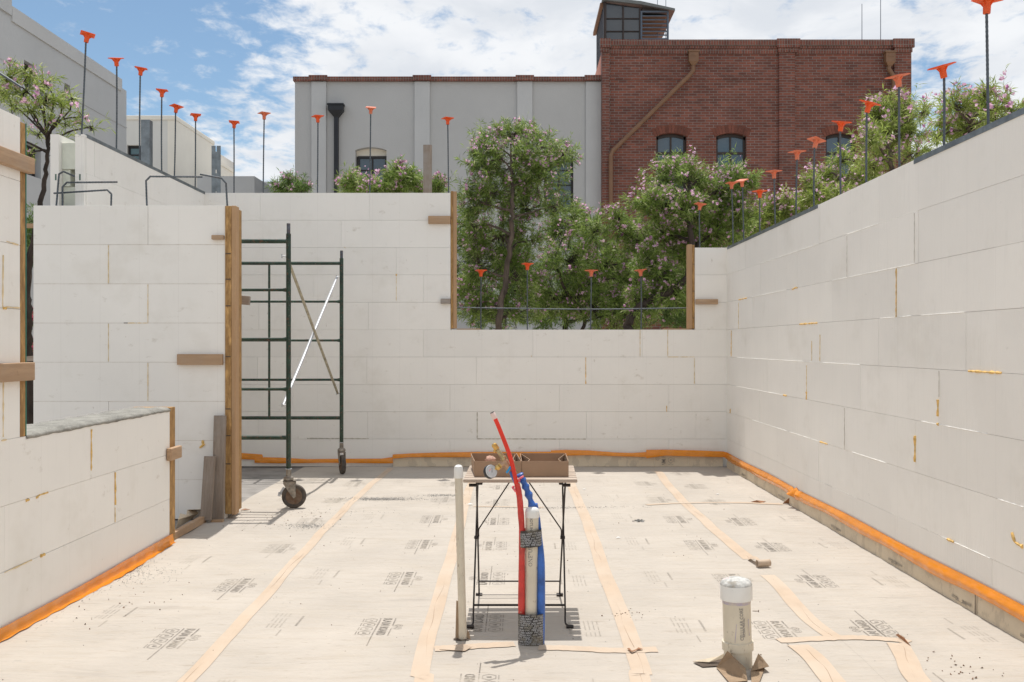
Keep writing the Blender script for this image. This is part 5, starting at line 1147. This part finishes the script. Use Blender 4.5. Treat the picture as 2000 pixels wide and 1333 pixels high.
MB().prism([(mx_ + .05, lz1 + .001), (bx, lz1 + .001), (bx, max(lz1 + .01, roofz(bx) - .005)), (mx_ + .05, roofz(mx_) - .005)], YT2 + .02, YT2 + .05).obj('gable_panel', WFRB, tw)
mb = MB(); mb.box(mx_ + .0, mx_ + .04, YT2 + .12, yb_, tz - .3, lz1 - .02); mb.box(mx_ + .05, bx - .02, yb_ - .06, yb_, tz - .3, lz1 - .42); mb.box(mx_ + .05, bx - .02, YT2 + .3, yb_ - .07, lz1 - .04, lz1 - .01); mb.obj('louvre_backing', LOUI, tw)
mb = MB(); mb.box(bx - .05, bx, yb_ - .05, yb_ , tz - .3, roofz(bx) - .02); mb.box(bx - .05, bx, YT2 + .07, yb_ - .06, tz - .3, tz + .2); mb.obj('corner_post', BLUS, tw)
mb = MB()
for k in range(7): y = YT2 + .11 + k * (yb_ - YT2 - .11) / 7; mb.box(ax - .018, ax + .0, y, y + .13, tz - 1.0, roofz(ax) - .05)
mb.box(ax + .001, ax + .03, YT2 + .11, yb_, tz - 1.0, roofz(ax) - .02); mb.obj('side_boarding', WFRB, tw)
mb = MB(); mb.box(ax - .10, ax - .02, YT2 + .09, yb_, roofz(ax) - .09, roofz(ax) - .003); mb.obj('eaves_board', mat('brown_eaves', (.25, .13, .07), .7), tw)
for (p, y0, lab, Y_) in ((1683.5, 8, 'thin antenna rod on the brick parapet, left of two at right', 25.6), (1720, -20, 'thin antenna rod on the brick parapet, right of two at right', 25.6), (1284, -20, 'thin antenna rod behind the tower roof, left of two', 27.5), (1300.5, -20, 'thin antenna rod behind the tower roof, right of two', 27.5)):
    X = XX(p, Y_); mb = MB(); mb.tube([(X, Y_, 9.0 if Y_ < 26 else 8.6), (X, Y_, ZZ(y0, Y_))], [.011, .008], 6); mb.tube([(X, Y_, 9.0 if Y_ < 26 else 8.6), (X, Y_, (9.0 if Y_ < 26 else 8.6) + .35)], .02, 6)
    tag(mb.obj('antenna', BLUS), lab, 'antenna', 'thin antenna rods on the roofs')
# left grey building
YE = 24.0; gx = -(CX - 247) / F * YE
LBd = thing('grey_building', 'large grey rendered building with pale cornice filling the upper left', 'building')
def gY(px): return -gx * F / (CX - px)
ztop = ZZ(165, YE) 
zt2 = ZZ(178, YE)
def side_wall_holes(mb, x, t, y0, y1, z0, z1, holes):
    cur = y0
    for (a, b, c, d) in sorted(holes):
        mb.box(x - t, x, cur, a, z0, z1); mb.box(x - t, x, a, b, z0, c); mb.box(x - t, x, a, b, d, z1); cur = b
    mb.box(x - t, x, cur, y1, z0, z1)
def gzz(px, py): return ZZ(py, gY(px))
wins = [(gY(47), gY(66), gzz(56, 172), gzz(47, 117)), (gY(126), gY(137), gzz(130, 200), gzz(128, 163))]
wins2 = [(gY(50), gY(80), gzz(65, 345), gzz(65, 284))]
hs = [(wins[0][0], wins[0][1] - .0, wins[0][2], wins[0][3]), wins[1]]
mb = MB(); zmid = (gzz(65, 284) + wins[0][2]) / 2
side_wall_holes(mb, gx, .3, 8, YE, zmid, zt2, hs); side_wall_holes(mb, gx, .3, 8, YE, -.16, zmid - .001, wins2)
mb.box(gx - 10, gx - .301, 8, YE, -.16, zt2 - .001); mb.obj('wall', STUS, LBd)
MB().box(gx - 10, gx - .06, 18.54, YE - .35, zt2, ztop - .001).obj('parapet', STUS, LBd)
MB().box(gx - .059, gx + .03, 18.54, YE - .33, ztop - .26, ztop + .03).obj('cornice', STUL, LBd)
MB().box(gx - 10, gx + .04, 8, 18.5, zt2, ztop + .5).obj('parapet', STUS, LBd)
MB().box(gx, gx + .012, 8, YE, gzz(200, 225) , gzz(200, 225) + .03).obj('reveal_line', STUS, LBd)
for (a, b, c, d) in hs + wins2:
    m2 = MB(); x = gx - .12; fw = .06
    m2.box(x - .05, x, a, a + fw, c, d); m2.box(x - .05, x, b - fw, b, c, d); m2.box(x - .05, x, a + fw, b - fw, d - fw, d); m2.box(x - .05, x, a + fw, b - fw, c, c + fw)
    m2.box(x - .045, x - .002, (a + b) / 2 - .03, (a + b) / 2 + .03, c + fw, d - fw); f = m2.obj('window', WFRM, LBd)
    MB().add([(x - .03, a, c), (x - .03, b, c), (x - .03, b, d), (x - .03, a, d)], [(0, 1, 2, 3)]).obj('pane', GLAST, f)
# cream building
YC = 30.0; cbd = thing('cream_building', 'cream stepped building with a dark window beyond the left wall', 'building')
c0, c1, cz_ = XX(200, YC), XX(343, YC), ZZ(235, YC); hw_ = [(XX(248, YC), XX(297, YC), ZZ(345, YC), ZZ(284, YC))]
mb = MB(); wall_holes(mb, c0, c1 - .25, YC, YC + .25, -.16, cz_, hw_); mb.box(c0, c1 - .251, YC + .251, YC + 7, -.16, cz_ - .01); mb.obj('front_wall', STUCG, cbd)
YC2 = -(c1) * F / (CX - 418)
MB().box(c1 - .249, c1, YC, YC2, -.16, cz_).obj('side_wall', STUC, cbd)
MB().box(c0, c1 + .03, YC - .04, YC2, cz_ + .001, cz_ + .14).obj('cornice', STUC, cbd, bevel=.02)
window(cbd, hw_[0][0], hw_[0][1], hw_[0][2], hw_[0][3], YC + .1, WFRM, GLAST, [(ZZ(302, YC), .02)], fw=.06)
zc2 = ZZ(324, -(c1) * F / (CX - 432)); MB().box(c1 - 3, c1 - .001, YC2 + .002, -(c1) * F / (CX - 458), -.16, zc2).obj('rear_wing', STUC, cbd)
MB().box(c1 - 3, c1 + .03, YC2 + .002, -(c1) * F / (CX - 457), zc2 + .001, zc2 + .12).obj('rear_cornice', STUC, cbd)
lowb = thing('low_building', 'low plain grey building behind the back wall, left of the stucco building', 'building')
YL = 27.0; MB().box(XX(385, YL), XX(497, YL), YL, YL + 3, -.16, ZZ(344.5, YL)).obj('wall', STUS, lowb)
MB().box(XX(497, YL) - 2, XX(512, YL + 4.2) + .6, YL + 3.01, YL + 9, -.16, ZZ(355, YL + 3)).obj('rear_wall', STUS, lowb)

# barricade glimpsed left
bc = thing('barricade', 'yellow and blue barricade glimpsed between the left wall and the wing wall', 'barricade')
Yq = 12.6
YEL = mat('yellow_paint', (.75, .62, .03), .5); BLU = mat('blue_paint', (.03, .10, .20), .5)
mb = MB(); mb.bar(P(20, 768, Yq), P(90, 768, Yq), .03, .03); mb.bar(P(20, 778, Yq), P(90, 778, Yq), .03, .03)
for k in range(5): mb.bar(P(24 + k * 13, 778, Yq - .01), P(33 + k * 13, 768, Yq - .01), .02, .02)
mb.obj('yellow_lattice', YEL, bc); MB().bar(P(30, 802, Yq - .1), P(90, 758, Yq - .1), .05, .10, up=(0, 1, 0)).obj('blue_beam', BLU, bc)
mb = MB(); vs, fs = textgeo('OR', .08, 1, .001); mb.add([P(50, 782.5, Yq - .02) + Vector((v.x, 0, v.y)) for v in vs], fs); mb.obj('lettering', YEL, bc)
o = MB().bar(P(40, 441.5, 10.2), P(80, 441.5, 10.2), .04, .045).obj('brace_board', PX); tag(o, 'upper pine board seen in the gap left of the wing wall', 'board')
o = MB().bar(P(35, 703, 9.6), P(80, 699, 9.6), .04, .05).obj('brace_board', WX); tag(o, 'lower weathered board seen in the gap left of the wing wall', 'board')
print('buildings done')

# ---------------- trees ----------------
def npmesh(name, V, nq, mt, k=4):
    me = bpy.data.meshes.new(name); me.vertices.add(len(V)); me.vertices.foreach_set('co', np.asarray(V, dtype=np.float32).ravel())
    me.loops.add(nq * k); me.loops.foreach_set('vertex_index', np.arange(nq * k, dtype=np.int32)); me.polygons.add(nq)
    me.polygons.foreach_set('loop_start', np.arange(nq, dtype=np.int32) * k); me.materials.append(mt); me.update(calc_edges=True); me.validate(); return me
def tree(name, label, Y, blobs, trunk, nshoot, lps, seed, leaf=LEAF, fl=FLOW, flp=.25, cat='tree', dY=.8, ls=1.0, bark=BARK, r0=.06, flower_scale=1.0, group='flowering desert willows behind the foam walls', topbias=1.0, tend=.5, tdy=0.0):
    rg = np.random.RandomState(seed); rnd = random.Random(seed)
    base = P(*trunk[0], Y); root = thing(name, label, cat, group, (base.x, base.y, -.15)); O = np.array((base.x, base.y, -.15))
    mb = MB(); nodes = []
    def addtube(pts, r_a, r_b, n=7):
        pts = [p + Vector((rnd.uniform(-1, 1), rnd.uniform(-1, 1), rnd.uniform(-1, 1))) * (r_b * .8 if 0 < i < len(pts) - 1 else 0) for i, p in enumerate(pts)]
        rs_ = [r_a + (r_b - r_a) * i / (len(pts) - 1) for i in range(len(pts))]; mb.tube([p - Vector(O) for p in pts], rs_, n); return pts, rs_
    tp = [Vector((base.x, base.y, -.15))] + [P(a, b, Y + tdy + rnd.uniform(-.05, .05)) for a, b in trunk]; tpts = smoothpath(tp, 6)
    p_, r_ = addtube(tpts, r0, r0 * tend, 9); nodes += list(zip(p_, r_))
    bl = []
    for (bx_, by_, rx, ry2) in blobs:
        yy = Y + rnd.uniform(-1, 1) * dY * .5; c = P(bx_, by_, yy); s = yy / F; bl.append((c, rx * s, ry2 * s))
        nd, nr = min(nodes, key=lambda q: (q[0] - c).length + .9 * max(0, q[0].z - c.z + .15) + (0 if q[1] > r0 * .25 else .35))
        mid = nd.lerp(c, .5) + Vector((rnd.uniform(-.1, .1), rnd.uniform(-.1, .1), rnd.uniform(-.02, .12)))
        pts, rs_ = addtube(smoothpath([nd, mid, c], 5), min(nr * .8, r0 * .40), max(.006, r0 * .10), 6); nodes += list(zip(pts, rs_))
    NP = np.array([tuple(q[0]) for q in nodes]); area = np.array([a * b for _, a, b in bl]); cnt = (area / area.sum() * nshoot).astype(int) + 2
    LV = []; FV = []
    for (c, rx, rz), n in zip(bl, cnt):
        for _ in range(n):
            d = rg.randn(3); d /= np.linalg.norm(d); rad = rg.uniform(0, 1) ** .42; ry3 = max(rx, rz) * .9
            if math.sin(d[0] * 5 + c.x * 7) + math.sin(d[2] * 6 + c.z * 9) + math.sin(d[1] * 4 + c.y) < -1.15: continue
            t = np.array(c) + d * rad * np.array((rx, ry3, rz)) * .92; out_ = d * np.array((1, 1, .8)) + np.array((0, 0, .55)); out_ /= np.linalg.norm(out_)
            Ls = rg.uniform(.10, .25) * ls
            if rad > .8 and rg.rand() < .22: Ls *= rg.uniform(1.6, 2.6); out_ = out_ * .6 + np.array((0, 0, .5)) + rg.randn(3) * .2; out_ /= np.linalg.norm(out_)
            s0 = t - out_ * Ls * .35
            if rg.rand() < .55:
                k = np.argmin(((NP - s0) ** 2).sum(1)); a = Vector(NP[k]); b = Vector(s0)
                if (b - a).length < .9: mb.tube([a - Vector(O), a.lerp(b, .5) + Vector((rnd.uniform(-.04, .04), rnd.uniform(-.04, .04), rnd.uniform(-.05, .02))) - Vector(O), b - Vector(O)], [.0065, .0045, .003], 4, caps=False)
            mb.tube([Vector(s0 - O), Vector(t + out_ * Ls * .4 - O)], [.003, .0015], 3, caps=False)
            m = max(4, int(lps * 1.12 * rg.uniform(.5, 1.35))); u = rg.uniform(0, 1, m)[:, None]; bp_ = s0 + out_ * Ls * u
            ld = rg.randn(m, 3); ld /= np.linalg.norm(ld, axis=1)[:, None]; ld = ld * .9 + out_ * .75 + np.array((0, 0, -.12)); ld /= np.linalg.norm(ld, axis=1)[:, None]
            side = np.cross(ld, rg.randn(m, 3)); side /= np.linalg.norm(side, axis=1)[:, None] + 1e-9
            ln = rg.uniform(.06, .13, m)[:, None] * ls; wd = rg.uniform(.0035, .0062, m)[:, None] * ls
            droop = np.array((0, 0, -1)) * ln * .12; mid = bp_ + ld * ln * .5
            LV.append(np.stack([bp_, mid + side * wd, bp_ + ld * ln + droop, mid - side * wd], 1))
            upn = d[2] * .5 + .5
            if rad > .50 and rg.rand() < 1.3 * flp * (.35 + 1.1 * upn ** topbias):
                tipc = t + out_ * Ls * .55
                for _f in range(rg.randint(2, 6)):
                    fc_ = tipc + rg.randn(3) * .028 * flower_scale; ax_ = rg.randn(3) + out_ ; ax_ /= np.linalg.norm(ax_); 
                    uu = np.cross(ax_, rg.randn(3)); uu /= np.linalg.norm(uu); vv = np.cross(ax_, uu); fs_ = rg.uniform(.016, .028) * flower_scale
                    for q in range(5):
                        a = q * 2 * math.pi / 5; e = math.cos(a) * uu + math.sin(a) * vv; f2 = -math.sin(a) * uu + math.cos(a) * vv
                        FV.append(np.array([fc_ - ax_ * fs_ * .6, fc_ + e * fs_ * .6 - f2 * fs_ * .45, fc_ + e * fs_ * 1.1 + ax_ * fs_ * .1, fc_ + e * fs_ * .6 + f2 * fs_ * .45]))
    mb.obj('trunk', bark, root, smooth=True)
    LV = (np.concatenate(LV) - O).reshape(-1, 3); o = bpy.data.objects.new('crown', npmesh('crown', LV, len(LV) // 4, leaf)); COL.objects.link(o); o.parent = root
    if FV:
        FV = (np.stack(FV) - O).reshape(-1, 3); o = bpy.data.objects.new('blossoms', npmesh('blossoms', FV, len(FV) // 4, fl)); COL.objects.link(o); o.parent = root; o['kind'] = 'stuff'
    return root
tree('desert_willow', 'tall pink flowering tree rising in the left half of the window opening', 14.0,
     [(1000, 262, 55, 22), (950, 285, 28, 26), (940, 320, 36, 28), (1060, 288, 48, 26), (1100, 300, 24, 26), (1000, 320, 75, 38), (925, 385, 34, 34), (965, 380, 50, 40), (1055, 350, 55, 38), (1090, 400, 34, 26), (1020, 400, 45, 40), (920, 445, 32, 40), (975, 460, 60, 45), (1040, 470, 28, 20), (935, 520, 50, 48), (1010, 540, 55, 50), (930, 595, 45, 40), (1000, 610, 60, 34)],
     [(975, 650), (985, 560), (998, 470), (1000, 415), (1000, 360)], 1650, 29, 1, r0=.052, flp=.34, tdy=-.40, bark=BARK)
tree('desert_willow', 'lower spreading pink flowering tree in the middle of the window opening', 14.6,
     [(1120, 425, 40, 24), (1090, 455, 36, 30), (1160, 450, 45, 34), (1205, 440, 36, 24), (1245, 470, 34, 34), (1110, 510, 55, 42), (1180, 520, 60, 46), (1240, 545, 40, 46), (1090, 580, 60, 46), (1160, 600, 60, 44), (1230, 610, 50, 40), (1210, 425, 20, 14)],
     [(1130, 690), (1140, 620), (1100, 560), (1085, 500)], 1250, 30, 2, r0=.034, bark=BARKD, flp=.30, tdy=-.25)
tree('desert_willow', 'wide dark limbed flowering tree at the right side of the window opening', 13.6,
     [(1318, 322, 38, 16), (1300, 350, 42, 26), (1345, 350, 36, 34), (1262, 392, 30, 20), (1290, 400, 44, 30), (1340, 410, 45, 34), (1430, 348, 40, 20), (1462, 355, 20, 20), (1410, 370, 50, 32), (1390, 420, 50, 38), (1440, 410, 36, 34), (1300, 460, 56, 42), (1355, 480, 48, 44), (1280, 520, 40, 42), (1320, 570, 40, 44), (1400, 460, 44, 30), (1260, 590, 34, 40), (1440, 450, 30, 24)],
     [(1235, 690), (1228, 630), (1270, 585), (1335, 552), (1352, 500), (1345, 430)], 1600, 30, 3, r0=.070, bark=BARKD, flp=.38, tdy=-.42)
tree('desert_willow', 'shade-darkened green tree mass behind the others, filling the lower part of the window opening', 17.0,
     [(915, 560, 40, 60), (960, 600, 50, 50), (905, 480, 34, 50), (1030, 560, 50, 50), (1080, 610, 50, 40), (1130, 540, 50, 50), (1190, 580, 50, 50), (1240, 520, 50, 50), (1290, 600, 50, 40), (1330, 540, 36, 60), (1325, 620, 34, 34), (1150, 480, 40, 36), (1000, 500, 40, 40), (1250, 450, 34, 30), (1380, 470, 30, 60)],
     [(1110, 690), (1105, 640), (1100, 600)], 1500, 32, 21, leaf=LEAFD, r0=.07, bark=BARKD, flp=.12, ls=1.15)  # leaf shade behind the nearer crowns is put into the darker green
tree('desert_willow', 'bright low flowering shrub just above the far end of the right wall', 14.5,
     [(1500, 420, 34, 26), (1545, 405, 34, 24), (1585, 402, 26, 22), (1475, 440, 28, 24), (1520, 440, 40, 24), (1560, 425, 40, 24)], [(1520, 520), (1525, 470), (1520, 430)], 520, 26, 4, leaf=LEAFY, r0=.035, flp=.35)
tree('desert_willow', 'flowering tree in front of the rightmost brick window', 13.0,
     [(1645, 312, 14, 10), (1615, 348, 24, 16), (1592, 366, 24, 18), (1650, 362, 26, 18), (1695, 345, 24, 22), (1630, 385, 40, 16), (1590, 388, 22, 12), (1670, 380, 26, 14)], [(1650, 520), (1650, 420), (1655, 350)], 400, 26, 5, leaf=LEAFY, r0=.04, flp=.36)
tree('desert_willow', 'airy flowering tree at the right corner of the brick building', 11.6,
     [(1738, 205, 34, 16), (1715, 230, 24, 18), (1765, 225, 28, 20), (1730, 255, 38, 22), (1775, 262, 32, 22), (1802, 218, 22, 14), (1700, 275, 22, 18), (1740, 295, 38, 20), (1790, 300, 24, 18), (1705, 320, 28, 18)], [(1770, 520), (1765, 400), (1745, 330), (1735, 270)], 360, 24, 6, leaf=LEAFY, r0=.045, flp=.36)
tree('desert_willow', 'pale flowering tree above the near end of the right wall', 9.6,
     [(1868, 205, 30, 16), (1905, 215, 26, 18), (1850, 235, 24, 16), (1950, 205, 30, 14), (1978, 215, 20, 12), (1895, 245, 36, 18), (1830, 268, 20, 12), (1870, 268, 30, 12), (1945, 232, 24, 14), (1925, 190, 14, 8)], [(1900, 520), (1900, 380), (1890, 290), (1895, 240)], 240, 22, 7, leaf=LEAFY, r0=.04, flp=.40)
tree('desert_willow', 'sparse flowering tree with bare twisting branches at the upper left', 10.6,
     [(20, 150, 18, 14), (60, 145, 22, 12), (45, 180, 22, 14), (85, 160, 18, 10), (90, 190, 26, 14), (120, 200, 24, 14), (140, 190, 14, 10), (60, 215, 20, 12), (25, 205, 18, 14), (100, 235, 20, 10), (128, 242, 18, 9), (165, 228, 12, 7), (180, 248, 12, 7), (10, 260, 14, 10), (75, 262, 16, 8), (58, 300, 12, 8), (115, 272, 14, 7), (5, 180, 16, 14)],
     [(60, 780), (54, 690), (56, 620), (53, 570), (60, 500), (76, 420), (88, 350), (93, 300), (88, 262)], 200, 16, 8, leaf=LEAFY, r0=.058, bark=BARKD, flp=.26, dY=.6, tend=.25)
tree('desert_willow', 'small flowering bush top peeking over the wall left of the stucco building', 15.0, [(568, 366, 30, 16), (550, 372, 18, 12), (590, 372, 18, 12)], [(568, 450), (568, 400)], 160, 26, 9, leaf=LEAFD, r0=.025, cat='shrub', flp=.25)
tree('desert_willow', 'flowering bush top below the arched stucco window', 13.6, [(698, 358, 26, 14), (745, 368, 40, 10), (788, 352, 26, 20), (776, 334, 14, 8), (690, 366, 24, 14), (820, 368, 22, 12), (855, 364, 12, 12)], [(760, 480), (765, 410), (770, 370)], 430, 28, 10, r0=.03, cat='shrub', flp=.30)
tree('garden_shrub', 'green leafy shrub seen low in the left gap before the barricade', 13.6, [(55, 745, 26, 26), (50, 790, 26, 18), (66, 430, 14, 18), (60, 470, 20, 24), (62, 500, 16, 22)], [(40, 800), (50, 700), (60, 520)], 200, 26, 11, leaf=LEAFD, r0=.03, cat='shrub', flp=.0, group=None)
tree('red_flower_shrub', 'shrub with red blossoms glimpsed beside the tree trunk at left', 13.2, [(64, 690, 10, 12), (62, 630, 8, 8)], [(66, 800), (64, 710)], 70, 14, 12, leaf=LEAFD, fl=FLOWR, r0=.015, cat='shrub', flp=2.0, group=None, flower_scale=1.3)
print('trees done')
